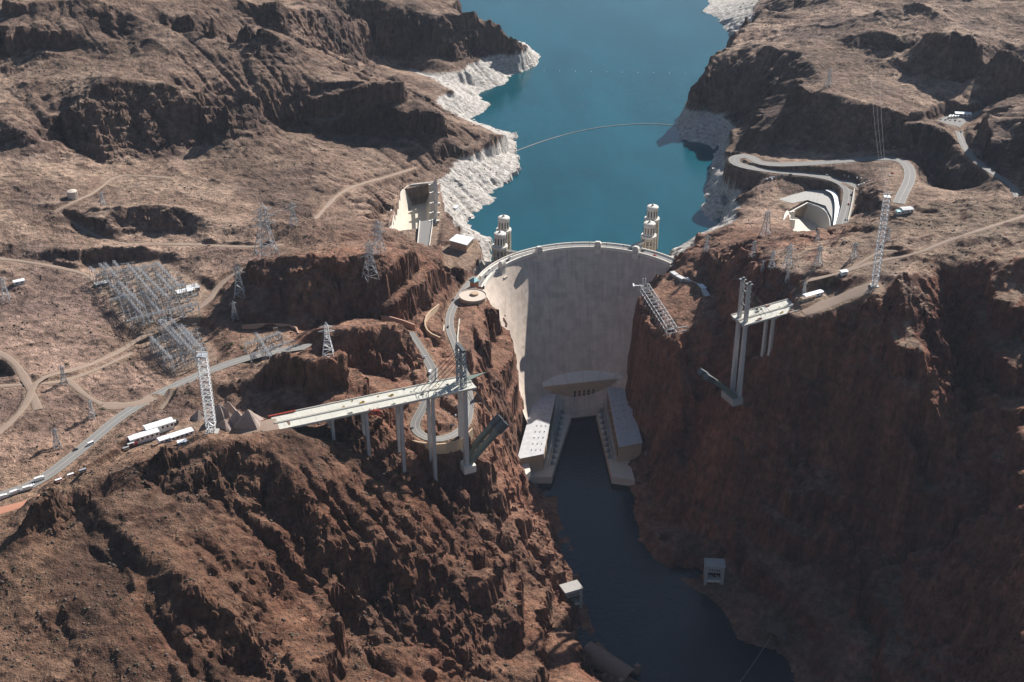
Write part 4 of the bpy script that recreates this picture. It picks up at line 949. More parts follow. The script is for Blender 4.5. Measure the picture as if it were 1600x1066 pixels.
# site gear on the bridge decks: each a thing
def gear(kind, p, rz, label, grp='construction gear on the bridge decks'):
    x, y, z = p
    t = thing(kind, label, {'formwork_cradle': 'formwork', 'material_stack': 'stack', 'barrier_row': 'barrier'}[kind], (x, y, z), 0, grp)
    if kind == 'formwork_cradle':
        mb = MB()
        for dx in (-4, 0, 4): mb.bar((x + dx, y, z - 3), (x + dx, y, z + 4), .7)
        mb.build('frame', 'paint_red', t); mb = MB(); mb.bar((x - 6, y, z + 1.5), (x + 6, y, z + 1.5), 1.1); mb.bar((x - 6, y, z - 3), (x + 6, y, z - 3), 1.0); mb.build('beam', 'paint_red', t)
    elif kind == 'barrier_row':
        mb = MB(); mb.bar(p, (x + BD[0] * 26, y + BD[1] * 26, z - .4), .8, 1.3); mb.build('rail', 'paint_red', t)
        for k in range(6): mb = MB(); mb.box((x + BD[0] * 5 * k, y + BD[1] * 5 * k, z - .2), (.7, .7, 2), rz); mb.build('post', 'paint_red', t)
    else:
        k_ = random.choice((.45, .6, .8, 1.0, 1.3)); mb = MB(); mb.box((x, y, z + .5 * k_), (3.6 * k_, 2.0 * random.choice((.5, .8, 1)), .9 * k_), rz); mb.build('pallet_load', random.choice(['steel_dark', 'steel_dark', 'shingle_red', 'steel_green', 'paint_yellow', 'steel_blue']), t)
        mb = MB(); mb.box((x + .5 * k_, y, z + .9 * k_ + .25), (1.6 * k_, 1.0 * k_, .5), rz); mb.build('top_bundle', 'steel_dark', t)
gear('formwork_cradle', bp(BA, -94, -14.5, 264.5), rzb, 'red steel formwork cradle hanging on the near edge of the left deck')
gear('barrier_row', bp(BA, -LEN_L - 2, 12.5, 269), rzb, 'row of red barriers at the landward end of the left deck')
rs = random.Random(4)
words = ['first', 'second', 'third', 'fourth', 'fifth', 'sixth', 'seventh', 'eighth', 'ninth', 'tenth', 'eleventh', 'twelfth', 'thirteenth', 'fourteenth', 'fifteenth', 'sixteenth', 'seventeenth', 'eighteenth', 'nineteenth', 'twentieth', 'twenty-first', 'twenty-second', 'twenty-third', 'twenty-fourth', 'twenty-fifth', 'twenty-sixth', 'twenty-seventh', 'twenty-eighth', 'twenty-ninth', 'thirtieth']
for i in range(18):
    s_ = -10 - i * 6.5 + rs.uniform(-2.5, 2.5); w = rs.choice((rs.uniform(3, 11.5), rs.uniform(-12, -3), -11.8))
    gear('material_stack', bp(BA, s_, w, 268.2 - 4.5 * (s_ + LEN_L) / LEN_L - .15), rzb + rs.uniform(-.3, .3), 'small load of building material, %s from the tower on the left deck' % words[i])
for i in range(12):
    s_ = 8 + i * 4.6 + rs.uniform(-1.6, 1.6); w = rs.choice((rs.uniform(3, 11.5), rs.uniform(-12, -3)))
    gear('material_stack', bp(BB, s_, w, 262.6 + 3.5 * (s_ + 6) / (LEN_R + 6)), rzb + rs.uniform(-.3, .3), 'small load of building material, %s from the tower on the right deck' % words[i])
# ------------------------------------------------------------------ tall white cableway masts and transmission towers
def mast(px, py, top_py, hw, label):
    p = hit(px, py); H = at_y(px, top_py, p[1])[2] - p[2]; x, y, z = p
    t = thing('cableway_mast', label, 'mast', (x, y, z), 0, 'tall white lattice masts')
    mb = MB(); lattice(mb, sq(x, y, hw * .55, hw * .55, z - 1), sq(x, y, hw, hw, z + H * .12), 2, .45); mb.build('foot', 'steel_white', t)
    n = 18; mb = MB(); lattice(mb, sq(x, y, hw, hw, z + H * .12), sq(x, y, hw, hw, z + H), n, .34); mb.build('lattice_shaft', 'steel_white', t)
    mb = MB(); mb.box((x, y, z + H + .4), (hw * 2.3, hw * 2.3, .6)); mb.build('head_platform', 'galvanised', t)
    mb = MB(); mb.bar((x, y, z + H), (x, y, z + H + 6), .6); mb.bar((x - 5, y, z + H + 4), (x + 5, y, z + H + 4), .5); mb.build('head_beam', 'steel_white', t)
    mb = MB(); mb.box((x, y, z), (hw * 3, hw * 3, 1.6)); mb.build('footing', 'concrete_grey', t)
    return np.array((x, y, z + H))
m1 = mast(331, 676, 556, 3.9, 'tall white lattice mast beside the gravel heaps on the left bank')
m2 = mast(1366, 447, 308, 3.0, 'tall white lattice mast standing on the right plateau')
PYL = {}
def pylon(px, py, top_py, arms, label, mat='galvanised', wide=.15, grp='steel transmission towers'):
    p = hit(px, py); H = max(14, at_y(px, top_py, p[1])[2] - p[2]); x, y, z = p; b = H * wide; rz = .35 + .3 * math.sin(px)
    t = thing('transmission_tower', label, 'pylon', (x, y, z), 0, grp); r = .20 + H * .0042
    mb = MB(); lattice(mb, sq(x, y, b, b, z - 1, rz), sq(x, y, b * .42, b * .42, z + H * .55, rz), 4, r); mb.build('lower_body', mat, t)
    mb = MB(); lattice(mb, sq(x, y, b * .42, b * .42, z + H * .55, rz), sq(x, y, b * .3, b * .3, z + H * .88, rz), 4, r * .9); mb.build('upper_body', mat, t)
    mb = MB(); 
    for c in sq(x, y, b * .3, b * .3, z + H * .88, rz): mb.bar(c, (x, y, z + H), r * .9)
    mb.build('peak', mat, t); tips = []
    for k in range(arms):
        zz = z + H * (.86 - .13 * k); w = H * (.17 + .035 * k)
        mb = MB()
        for s_ in (-1, 1):
            e = (x + s_ * w * math.cos(rz), y + s_ * w * math.sin(rz), zz)
            for c in (0, 1):
                q = sq(x, y, b * .33, b * .33, zz, rz); i = (1 if s_ > 0 else 0) if c == 0 else (2 if s_ > 0 else 3); mb.bar(q[i], e, r * .9)
            mb.bar((x, y, zz + H * .05), e, r * .8); tips.append((e[0], e[1], e[2] - 2))
        a = mb.build('cross_arm', mat, t); mb = MB()
        for e in tips[-2:]: mb.tube((e[0], e[1], e[2] + 2), e, .28, 5)
        mb.build('insulator', 'porcelain', a)
    PYL[label] = tips; return tips
P1 = pylon(417, 401, 316, 3, 'large grey lattice transmission tower at the left end of the dark mesa', wide=.17)
P2 = pylon(579, 434, 374, 3, 'grey lattice transmission tower rising from the front of the dark mesa')
P3 = pylon(592, 396, 343, 3, 'grey lattice transmission tower behind the crest of the dark mesa')
P4 = pylon(513, 556, 503, 2, 'pale lattice transmission tower on the slope above the second switchyard', 'steel_white')
P5 = pylon(459, 352, 314, 2, 'lattice transmission tower on the flat behind the large left tower')
P6 = pylon(375, 462, 412, 2, 'slim lattice transmission tower right of the main switchyard')
P7 = pylon(367, 498, 470, 1, 'short lattice transmission tower at the foot of the dark mesa')
P8 = pylon(144, 652, 624, 1, 'small lattice transmission tower left of the highway')
P9 = pylon(90, 700, 668, 1, 'small lattice transmission tower on the low mound at far left')
P10 = pylon(101, 600, 570, 1, 'small lattice transmission tower beside the dirt crossroads')
P10b = pylon(10, 470, 432, 1, 'small lattice transmission tower at the left edge of the picture')
P10c = pylon(161, 322, 298, 1, 'tiny lattice transmission tower beside the water tank track')
P11 = pylon(1196, 370, 326, 2, 'tall lattice transmission tower left of the right spillway')
P12 = pylon(1177, 400, 375, 2, 'small lattice transmission tower on the shaded slope above the right abutment')
P13 = pylon(1206, 418, 390, 2, 'lattice transmission tower second in the shaded row above the right abutment')
P14 = pylon(1191, 424, 406, 1, 'shortest lattice transmission tower at the edge of the dark red cliff')
P15 = pylon(1231, 418, 379, 2, 'broad lattice transmission tower on the left end of the sunny plateau')
P16 = pylon(1278, 415, 382, 2, 'lattice transmission tower in the middle of the plateau row')
P17 = pylon(1334, 403, 377, 2, 'lattice transmission tower left of the tall white plateau mast')
P18 = pylon(1277, 377, 358, 1, 'small lattice transmission tower in front of the right spillway')
P19 = pylon(1387, 377, 356, 1, 'small lattice transmission tower right of the tall white plateau mast')
P20 = pylon(1230, 440, 420, 1, 'small lattice transmission tower above the right bridge half')
P21 = pylon(1256, 460, 440, 1, 'small lattice transmission tower beside the site huts on the plateau')
P22 = pylon(1104, 392, 366, 1, 'lattice transmission tower on the red rock at the right end of the dam')
P23 = pylon(1294, 134, 106, 1, 'tiny lattice transmission tower on the far right hilltop')
def wire(a, b, sag, label, n=14, r=.09, name='power_line'):
    a = np.array(a); b = np.array(b); mb = MB(); pts = [a + (b - a) * i / n - np.array((0, 0, sag * 4 * (i / n) * (1 - i / n))) for i in range(n + 1)]
    for p, q in zip(pts[:-1], pts[1:]): mb.tube(p, q, r, 4)
    return tag(mb.build(name, 'wire'), label, 'cable', 'power lines and cables')
for i, (A_, B_, l) in enumerate(((P2, P3, 'between the two towers on the dark mesa'), (P15, P16, 'between the first two towers of the plateau row'), (P16, P17, 'between the last two towers of the plateau row'), (P13, P15, 'from the shaded row up to the broad plateau tower'), (P17, P19, 'past the tall white plateau mast'), (P1, P5, 'behind the large left tower'))):
    for k in range(2): wire(A_[k], B_[k], 4, 'thin sagging power line %s, %s side' % (l, ('left', 'right')[k]))

for k, dx in enumerate((-2, 0, 2)): wire(m2 + np.array((dx, 0, 0)), at(1360 + k * 7, 120, 285) + np.array((0, 0, 6)), 12, 'long thin cable from the white plateau mast to the far hill, %s of three' % ('left', 'middle', 'right')[k], 24, .09, 'mast_cable')

# ------------------------------------------------------------------ powerhouse at the foot of the dam
def xy(px, py, z): return at(px, py, z)[:2]
ph = thing('powerhouse', 'U-shaped concrete powerhouse with white roofs around the tailwater at the dam foot', 'powerhouse', (-35, -150, 0))
J = xy(828, 609, 42); K_ = xy(984, 592, 42)
arcp = [dam_face(a, 126) for a in range(-56, 57, 4)]
mb = MB(); lo = [(*(J + (K_ - J) * i / (len(arcp) - 1)), 42.0) for i in range(len(arcp))]; hi = [(p[0], p[1], 50.0) for p in arcp]; mb.strip(lo, hi)
ap = mb.build('apron_roof', 'concrete_pale', ph)
for i in range(3, len(arcp) - 2, 4):
    mb = MB(); mb.bar(np.array(lo[i]) + (0, 0, .15), np.array(hi[i]) + (0, 0, .15), .35, .2); mb.build('roof_joint', 'concrete_grey', ap)
mb = MB(); d_ = (K_ - J) / np.linalg.norm(K_ - J); n_ = np.array((d_[1], -d_[0]))
mb.prism([J, K_, K_ - n_ * 1.6, J - n_ * 1.6], 38, 43.6); mb.build('cornice', 'tan_wall', ph)
# centre block facade
c0 = J + (K_ - J) * .22; c1 = J + (K_ - J) * .86
mb = MB(); mb.prism([c0 + n_ * .5, c1 + n_ * .5, c1 - n_ * 10, c0 - n_ * 10], 10, 37.95); cw = mb.build('centre_wall', 'tan_wall', ph)
mid = (c0 + c1) / 2 + n_ * .5
for i in range(5):
    for j in range(3):
        p = mid + d_ * (i - 2) * 6.2; mb = MB(); mb.box((p[0], p[1], 21.5 + j * 4.6), (2.2, .5, 3.9), math.atan2(d_[1], d_[0])); mb.build('window', 'glass_dark', cw)
for i in range(7):
    p = mid + d_ * (i - 3) * 6.2; mb = MB(); mb.box((p[0], p[1], 14.6), (1.4, .4, 1.8), math.atan2(d_[1], d_[0])); mb.build('low_window', 'glass_dark', cw)
mb = MB(); mb.prism([c0 + n_ * 14, c1 + n_ * 14, c1 + n_ * .4, c0 + n_ * .4], -6, 10.5); mb.build('tailrace_deck', 'concrete', ph)
def wing(name, roof, zr, face, ledge, tag_):
    """roof: 4 photo corners (back-inner, back-outer, front-outer, front-inner)"""
    q = [xy(x, y, zr) for x, y in roof]
    mb = MB(); mb.prism(q, 4, zr - .9); w = mb.build(name, 'tan_wall', ph)
    mb = MB(); c = sum(q) / 4; qq = [c + (p - c) * 1.03 for p in q]; mb.prism(qq, zr - .88, zr); r = mb.build('flat_roof', 'roof_white', w)
    bi, bo, fo, fi = q; L_ = np.linalg.norm(fi - bi); e = (fi - bi) / L_; o_ = (bo - bi) / np.linalg.norm(bo - bi); rz = math.atan2(e[1], e[0])
    for i in range(9):
        p = bi + e * L_ * (i + .5) / 9 - o_ * .02; mb = MB(); mb.box((p[0], p[1], 22), (5.4, .8, 13), rz); mb.build('tall_window', 'glass_dark', w)
    rr = random.Random(5 if tag_ else 6)
    for i in range(30):
        p = bi + e * L_ * ((i // 3) + .5) / 10 + o_ * (4 + 5.5 * (i % 3)); mb = MB(); mb.box((p[0], p[1], zr + .5), (rr.uniform(1, 1.8), rr.uniform(.8, 1.3), 1.0), rz); mb.build('roof_vent', 'concrete_grey', w)
    lq = [xy(x, y, 10) for x, y in ledge]; mb = MB(); mb.prism(lq, -8, 10); ld = mb.build('transformer_deck', 'concrete', ph)
    for i in range(10):
        p = bi + e * L_ * (i + .6) / 10.5 - o_ * 9.5; mb = MB(); mb.box((p[0], p[1], 12.2), (4.2, 3.4, 4.4), rz); tr = mb.build('transformer', 'steel_blue', ph)
        mb = MB()
        for k in (-1, 0, 1): mb.tube((p[0] + e[0] * k * 1.2, p[1] + e[1] * k * 1.2, 14.2), (p[0] + e[0] * k * 1.2, p[1] + e[1] * k * 1.2, 16.6), .3, 6)
        mb.build('bushing', 'porcelain', tr)
        mb = MB(); p2 = p - o_ * 3.4; mb.box((p2[0], p2[1], 11.4), (3.0, 1.2, 2.8), rz); mb.build('radiator', 'concrete_grey', tr)
    for i in range(0, 21):
        p = bi + e * L_ * i / 20 - o_ * 5.6; mb = MB(); mb.box((p[0], p[1], 15.5), (.7, .7, 11), rz); mb.build('bus_post', 'galvanised', ph)
    a = bi - o_ * 5.6; b = fi - o_ * 5.6; mb = MB(); mb.bar((*a, 21), (*b, 21), .8); mb.bar((*a, 17), (*b, 17), .5); mb.build('bus_beam', 'galvanised', ph)
wing('left_wing', [(868, 617), (836, 617), (809, 716), (849, 708)], 34, 1, [(893, 648), (860, 640), (826, 745), (862, 745)], 0)
wing('right_wing', [(949, 606), (980, 603), (1003, 690), (967, 697)], 34, 1, [(932, 645), (960, 640), (992, 750), (956, 745)], 1)
mb = MB(); q = [xy(822, 742, 24), xy(829, 736, 24), xy(822, 704, 24), xy(804, 706, 24)]; mb.prism(q, 2, 24); mb.build('annex', 'concrete_pale', ph)
mb = MB(); q = [xy(1009, 714, 20), xy(1024, 714, 20), xy(1022, 679, 20), xy(1007, 679, 20)]; mb.prism(q, -2, 20)
sh = thing('cliff_shed', 'flat pale-roofed shed against the foot of the right canyon wall', 'shed', (*q[0], 0)); mb.build('walls', 'concrete', sh)
mb = MB(); c = sum(q) / 4; mb.prism([c + (p - c) * 1.06 for p in q], 20.005, 21); mb.build('roof', 'roof_white', sh)
# ------------------------------------------------------------------ river outlets
def outlet(px, py, w, h, nrm, label):
    p = at(px, py, 3); n = np.array(nrm) / np.linalg.norm(nrm); d = np.array((-n[1], n[0])); rz = math.atan2(d[1], d[0]); x, y = p[:2] - n * 5
    t = thing('outlet_portal', label, 'portal', (x, y, 0), 0, 'concrete outlet portals by the river')
    def P(u, v): return (x + d[0] * u - n[0] * v, y + d[1] * u - n[1] * v)
    for s_ in (-1, 1): mb = MB(); mb.box((*P(s_ * w * .42, 6), h / 2 - 6), (w * .16, 14, h + 12), rz); mb.build('pier', 'concrete_grey', t)
    mb = MB(); mb.box((*P(0, 6), h * .86), (w * .68, 13.6, h * .27), rz); li = mb.build('lintel', 'concrete_grey', t)
    for i in range(5): mb = MB(); mb.box((*P((i - 2) * w * .12, -.85), h * .84), (w * .05, .3, h * .09), rz); mb.build('slot', 'shadow_void', li)
    mb = MB(); mb.box((*P(0, 6), h * 1.0 + .3), (w * 1.06, 15, 1.2), rz); mb.build('roof', 'concrete_grey', t)
    mb = MB(); mb.box((*P(0, 5), h * .30), (w * .68, 11, h * .09), rz); mb.build('sill', 'concrete_pale', t)
    mb = MB(); mb.box((*P(0, 10), h * .35), (w * .68, 2, h * .75), rz); mb.build('gate_recess', 'shadow_void', t)
outlet(899, 956, 20, 28, (.41, -.91), 'white concrete outlet portal at the water on the left bank')
outlet(1115, 919, 21, 28, (-.08, -1), 'white concrete outlet portal at the water on the right bank')
def tunnel(px, py, r, n, label, mat, stick):
    p = at(px, py, 2); n = np.array(n) / np.linalg.norm(n); d = np.array((-n[1], n[0])); t = thing('tunnel_portal', label, 'portal', (p[0], p[1], 0), 0, 'tunnel mouths by the river')
    pts = [(math.cos(R(a)) * r, math.sin(R(a)) * r) for a in range(0, 181, 15)]
    mb = MB(); A = []; B = []; C_ = []; D_ = []
    for u, v in pts:
        for lst, k, off in ((A, 1.0, 0), (B, 1.16, 0), (C_, 1.0, stick), (D_, 1.16, stick)): lst.append((p[0] + d[0] * u * k - n[0] * off, p[1] + d[1] * u * k - n[1] * off, 1 + v * k + 4 * (off > 0)))
    mb.strip(A, B); mb.strip(B, D_); mb.strip(C_, A); mb.build('vault', mat, t)
    mb = MB(); k = .99; f = [(p[0] + d[0] * u * k - n[0] * stick * .35, p[1] + d[1] * u * k - n[1] * stick * .35, v * k + 1) for u, v in pts]; f += [(f[-1][0], f[-1][1], -6), (f[0][0], f[0][1], -6)]; mb.add(f, [tuple(range(len(f)))]); mb.build('dark_bore', 'shadow_void', t)
    for s_ in (-1, 1): q = p[:2] + d * s_ * r * 1.35; mb = MB(); mb.box((q[0] - n[0] * 2, q[1] - n[1] * 2, r * .3), (r * .5, 5, r * 1.5), math.atan2(d[1], d[0])); mb.build('headwall', mat, t)
tunnel(1206, 1000, 9, (-.6, -.8), 'dark arched tunnel mouth in the right canyon wall near the water', 'boulder', 14)
tunnel(985, 1062, 10, (.75, -.66), 'sloping concrete tunnel barrel with a dark round mouth at the lower left bank', 'stone_dark', 55)
a = at(1206, 993, 4); b = at(1150, 1075, 2); wire(a, b, 1.5, 'pale boom cable stretched across the dark river below the tunnel mouth', 10, .3, 'boom_cable')
# ------------------------------------------------------------------ spillways
def spillway(label, lt, rt, weir_side, piers, z=178.0, zf=150.0):
    """lt / rt: photo polylines (front to back) of the two long walls, at height z"""
    A = dense([(x, y, z) for x, y in lt], 6, 2); B = dense([(x, y, z) for x, y in rt], 6, 2); n = 24
    def res(L_): i = np.linspace(0, len(L_) - 1, n); k = i.astype(int).clip(0, len(L_) - 2); f = (i - k)[:, None]; return L_[k] * (1 - f) + L_[k + 1] * f
    A, B = res(A), res(B); t = thing('spillway', label, 'spillway', (A[0][0], A[0][1], z), 0, 'concrete side spillways')
    wv = (B - A); wl_ = np.linalg.norm(wv[:, :2], axis=1)[:, None]; wv = wv / wl_
    fa = A + wv * (9 if weir_side > 0 else 34); fb = B - wv * (13 if weir_side > 0 else 9); fa[:, 2] = zf; fb[:, 2] = zf
    mb = MB(); mb.strip(fa, fb); mb.build('channel_floor', 'concrete', t)
    for top, foot, is_weir in ((A, fa, weir_side < 0), (B, fb, weir_side > 0)):
        if not is_weir:
            mb = MB(); mb.strip(top, foot); mb.build('channel_wall', 'concrete', t); out = (top - foot); out[:, 2] = 0; out /= np.linalg.norm(out, axis=1)[:, None]
            mb = MB(); mb.strip(top + out * 7 + (0, 0, .5), top + (0, 0, .5)); mb.strip(top + (0, 0, 1.2), top); mb.strip(top + out * 1.0 + (0, 0, 1.2), top + (0, 0, 1.2)); mb.strip(top + out * 7 - (0, 0, 6), top + out * 7 + (0, 0, .5)); mb.build('wall_coping', 'concrete_pale', t)
        else:
            crest = top.copy(); crest[:, 2] = z - 9; m1_ = crest * .6 + foot * .4; m1_[:, 2] = z - 12; back = crest - (foot - top) * .35; back[:, 2] = z - 16
            mb = MB(); mb.strip(back, crest); mb.strip(crest, m1_); mb.strip(m1_, foot); mb.build('weir', 'concrete', t)
            for i in range(piers):
                f = (i + .5) / piers * (n - 1); k = int(f); c = crest[k]; dr = foot[k] - top[k]; rz = math.atan2(dr[1], dr[0])
                mb = MB(); mb.box((c[0], c[1], z - 5), (15, 3.4, 15), rz); pp = mb.build('gate_pier', 'concrete_pale', t)
                mb = MB(); mb.box((c[0], c[1], z + 3), (6, 3.0, 1.6), rz); mb.build('pier_house', 'concrete_pale', pp)
            mb = MB(); w2 = top - (foot - top) / 14 * 5; mb.strip(top * 1, w2); w3 = w2.copy(); w3[:, 2] -= 2; mb.strip(w2, w3); mb.build('walkway', 'concrete_pale', t)
    for E, nm in ((0, 'end_wall'), (-1, 'end_wall')):
        if E == 0: continue
        mb = MB(); mb.add([A[E], B[E], fb[E], fa[E]], [(0, 1, 2, 3)]); mb.build(nm, 'tan_wall', t); mb = MB(); mb.bar(A[E] + (0, 0, .8), B[E] + (0, 0, .8), 2, 2); mb.build('wall_coping', 'concrete_pale', t)
    return t
spillway('pale concrete spillway trench left of the lake, its far wall in bright sun', [(612, 358), (620, 318), (630, 296), (642, 290)], [(678, 352), (680, 320), (679, 300), (677, 286)], 1, 5)
spillway('pale concrete spillway trench right of the lake below the curved parking lane', [(1240, 384), (1236, 362), (1234, 345), (1236, 332)], [(1296, 372), (1297, 345), (1288, 327), (1262, 318)], -1, 4, 180.0, 160.0)
# road bridge at the front of the left spillway
q = [xy(656, 346, 180), xy(677, 343, 180), xy(671, 386, 180), xy(652, 388, 180)]
t = thing('spillway_bridge', 'short grey road bridge in front of the left spillway', 'bridge', (*q[0], 178)); mb = MB(); mb.prism(q, 177.2, 180); mb.build('deck', 'asphalt', t)
for a, b in ((0, 3), (1, 2)): mb = MB(); mb.bar((*q[a], 180.8), (*q[b], 180.8), 1, 1.6); mb.build('parapet', 'concrete_pale', t)
# ------------------------------------------------------------------ buildings near the dam
def shed(name, label, corners, z0, z1, wall, roofm, pitch=0.0, cat='building', grp=None, windows=0):
    """corners: 4 photo points of the roof at height z1"""
    q = [xy(x, y, z1) for x, y in corners]; c = sum(q) / 4; t = thing(name, label, cat, (c[0], c[1], z0), 0, grp)
    mb = MB(); mb.prism(q, z0 - 2, z1); w = mb.build('walls', wall, t)
    qq = [c + (p - c) * 1.07 for p in q]; mb = MB()
    if pitch:
        l01 = np.linalg.norm(q[1] - q[0]); l12 = np.linalg.norm(q[2] - q[1])
        if l01 < l12: ra, rb_ = (qq[0] + qq[1]) / 2, (qq[2] + qq[3]) / 2; o4 = qq
        else: ra, rb_ = (qq[1] + qq[2]) / 2, (qq[3] + qq[0]) / 2; o4 = [qq[1], qq[2], qq[3], qq[0]]
        v = [(*p, z1 + .01) for p in o4] + [(*ra, z1 + pitch), (*rb_, z1 + pitch)]; mb.add(v, [(0, 4, 5, 3), (1, 2, 5, 4), (0, 1, 4), (2, 3, 5), (3, 2, 1, 0)])
    else: mb.prism(qq, z1 + .005, z1 + .6)
    mb.build('roof', roofm, t)
    for k in range(windows):
        a, b = q[2], q[3]; p = a + (b - a) * (k + .5) / windows; e = b - a; mb = MB(); mb.box((p[0], p[1], z0 + (z1 - z0) * .55), (np.linalg.norm(e) / windows * .55, .4, (z1 - z0) * .4), math.atan2(e[1], e[0])); mb.build('window', 'glass_dark', w)
    return t
shed('exhibit_building', 'white flat-roofed building beside the road above the left intake towers', [(703, 376), (714, 367), (739, 372), (729, 383)], 180, 190, 'tan_wall', 'roof_sheet', windows=5)
t = thing('visitor_centre', 'round tan concrete visitor centre stepped into the cliff left of the dam', 'building', (*xy(739, 462, 190), 150))
c = xy(739, 462, 190); mb = MB(); mb.lathe((c[0], c[1], 0), [(16.5, 140), (16.5, 189)], 28); mb.build('drum', 'tan_wall', t); mb = MB(); mb.lathe((c[0], c[1], 0), [(17.0, 189.0), (17.0, 191.0), (16.2, 191.0), (16.2, 190.2)], 28); mb.build('roof_terrace', 'tank_tan', t)
mb = MB(); mb.lathe((c[0] + 2, c[1] + 3, 0), [(5, 190.2), (5, 192.2), (4.6, 192.4)], 20); mb.build('rotunda', 'tan_wall', t)
mb = MB(); mb.prism([c + (-19, -34), c + (-3, -40), c + (4, -14), c + (-14, -12)], 150, 184); w = mb.build('stair_block', 'concrete_grey', t)
for k in range(7): mb = MB(); mb.box((c[0] - 9 + k * .2, c[1] - 15 - k * 3.4, 184.2 + .2), (13, 1.2, .6), -.2); mb.build('roof_rib', 'concrete_pale', w)
t = thing('ticket_tower', 'small red building with a turquoise hipped roof beside the crest road', 'building', (*xy(741, 437, 192), 178)); c = xy(741, 437, 192)
mb = MB(); mb.box((c[0], c[1], 184), (8, 8, 13), .5); mb.build('tower_body', 'shingle_red', t); mb = MB(); mb.lathe((c[0], c[1], 0), [(7.4, 190.6), (7.4, 191.2), (.4, 195)], 4); mb.build('hip_roof', 'roof_cyan', t)
for k in range(2): mb = MB(); mb.box((c[0] - 1 + k * 2, c[1] - 6 - k * 4, 183.5 - k), (7, 3.2, .6), .4); mb.build('canopy', 'concrete_pale', t)
# curved pit wall left of the dam road
wall_along([(688, 530, 205), (670, 522, 207), (663, 508, 208), (668, 492, 206), (686, 478, 200)], 2, 1.2, 'tan_wall', 'curved tan wall of the sunken bus bay left of the dam road', 10)
for i, (x0, y0, x1, y1) in enumerate(((590, 497, 612, 500), (612, 500, 630, 505), (630, 505, 648, 512))):
    wall_along([(x0, y0, 226 - 3 * i), (x1, y1, 224 - 3 * i)], 3.5, 1, 'stone_pink', ('pink stone terrace wall, leftmost of three left of the bus bay', 'pink stone terrace wall, middle of three left of the bus bay', 'pink stone terrace wall, rightmost of three left of the bus bay')[i], 4)
wall_along([(378, 512, 238), (420, 508, 238), (462, 512, 236), (467, 524, 236)], 2.5, 1.2, 'stone_pink', 'pink stone retaining wall behind the second switchyard', 3)
# white-roofed huts along the portal road, right of the dam
for i, (a, b, m_) in enumerate((((1050, 424), (1057, 429), 'roof_white'), ((1058, 430), (1068, 435), 'roof_white'), ((1071, 434), (1083, 438), 'roof_white'), ((1084, 438), (1093, 443), 'roof_white'), ((1094, 444), (1101, 450), 'roof_sheet'), ((1099, 451), (1106, 462), 'roof_white'))):
    p = xy(*a, 186); q = xy(*b, 186); e = q - p; L_ = np.linalg.norm(e); e = e / L_; n = np.array((-e[1], e[0])); o = thing('portal_hut', '%s of six pale-roofed huts along the road right of the dam, counted from the dam' % ('first', 'second', 'third', 'fourth', 'fifth', 'sixth')[i], 'hut', (*p, 182), 0, 'pale huts along the portal road')
    mb = MB(); mb.prism([p - n * 2.8, q - n * 2.8, q + n * 2.8, p + n * 2.8], 176, 185.4); mb.build('walls', 'concrete_grey', o); mb = MB(); mb.prism([p - n * 3.1 - e * .3, q - n * 3.1 + e * .3, q + n * 3.1 + e * .3, p + n * 3.1 - e * .3], 185.405, 186); mb.build('roof', m_, o)
shed('portal_house', 'pale blue-roofed house in the shaded gully right of the cliff structure', [(1099, 480), (1108, 480), (1108, 492), (1099, 492)], 160, 178, 'concrete_grey', 'roof_white', windows=2)

# ------------------------------------------------------------------ switchyards
def gantry(px0, py0, px1, py1, zg, h, label, bays=None, w=2.2):
    a = at(px0, py0, zg + h); b = at(px1, py1, zg + h); d = (b - a)[:2]; L_ = np.linalg.norm(d); d = d / L_; n = np.array((-d[1], d[0])); bays = bays or max(1, int(L_ / 18))
    t = thing('switchyard_gantry', label, 'gantry', (a[0], a[1], zg), 0, 'steel gantries of the switchyards')
    mb = MB()
    for s_ in (-1, 1):
        for z in (0, 1.9): mb.bar((*(a[:2] + n * s_ * w / 2), zg + h + z), (*(b[:2] + n * s_ * w / 2), zg + h + z), .34)
    m = max(2, int(L_ / 3.6))
    for i in range(m):
        p = a[:2] + d * L_ * i / m; q = a[:2] + d * L_ * (i + 1) / m; s_ = 1 if i % 2 else -1
        mb.bar((*(p + n * s_ * w / 2), zg + h + 1.9), (*(q - n * s_ * w / 2), zg + h + 1.9), .28); mb.bar((*(p + n * w / 2), zg + h), (*(q + n * w / 2), zg + h + 1.9), .28)
    mb.build('truss_beam', 'galvanised', t)
    for i in range(bays + 1):
        p = a[:2] + d * L_ * i / bays; mb = MB()
        for s_ in (-1, 1): mb.bar((*(p + n * s_ * w * 1.1), zg - .5), (*(p + n * s_ * w * .45), zg + h), .45)
        mb.bar((*(p - n * w * .8), zg + h * .4), (*(p + n * w * .8), zg + h * .4), .3); mb.bar((*(p - n * w * .8), zg + h * .4), (*(p + n * w * .5), zg + h * .8), .3); mb.build('a_frame', 'galvanised', t)
    mb = MB()
    for i in range(bays * 3):
        p = a[:2] + d * L_ * (i + .5) / (bays * 3); mb.tube((*p, zg + h), (*p, zg + h - 2.6), .22, 5)
    mb.build('insulator', 'porcelain', t)['kind'] = 'stuff'; return t
GL = [((555,310),(590,345)),((615,290),(660,335)),((645,285),(722,372)),((700,272),(737,318)),((735,400),(888,558)),((785,288),(972,512)),((845,310),(1042,502)),((965,280),(1112,432)),((970,350),(1062,452)),((640,360),(760,500)),((870,460),(990,590)),((760,470),(880,610))]
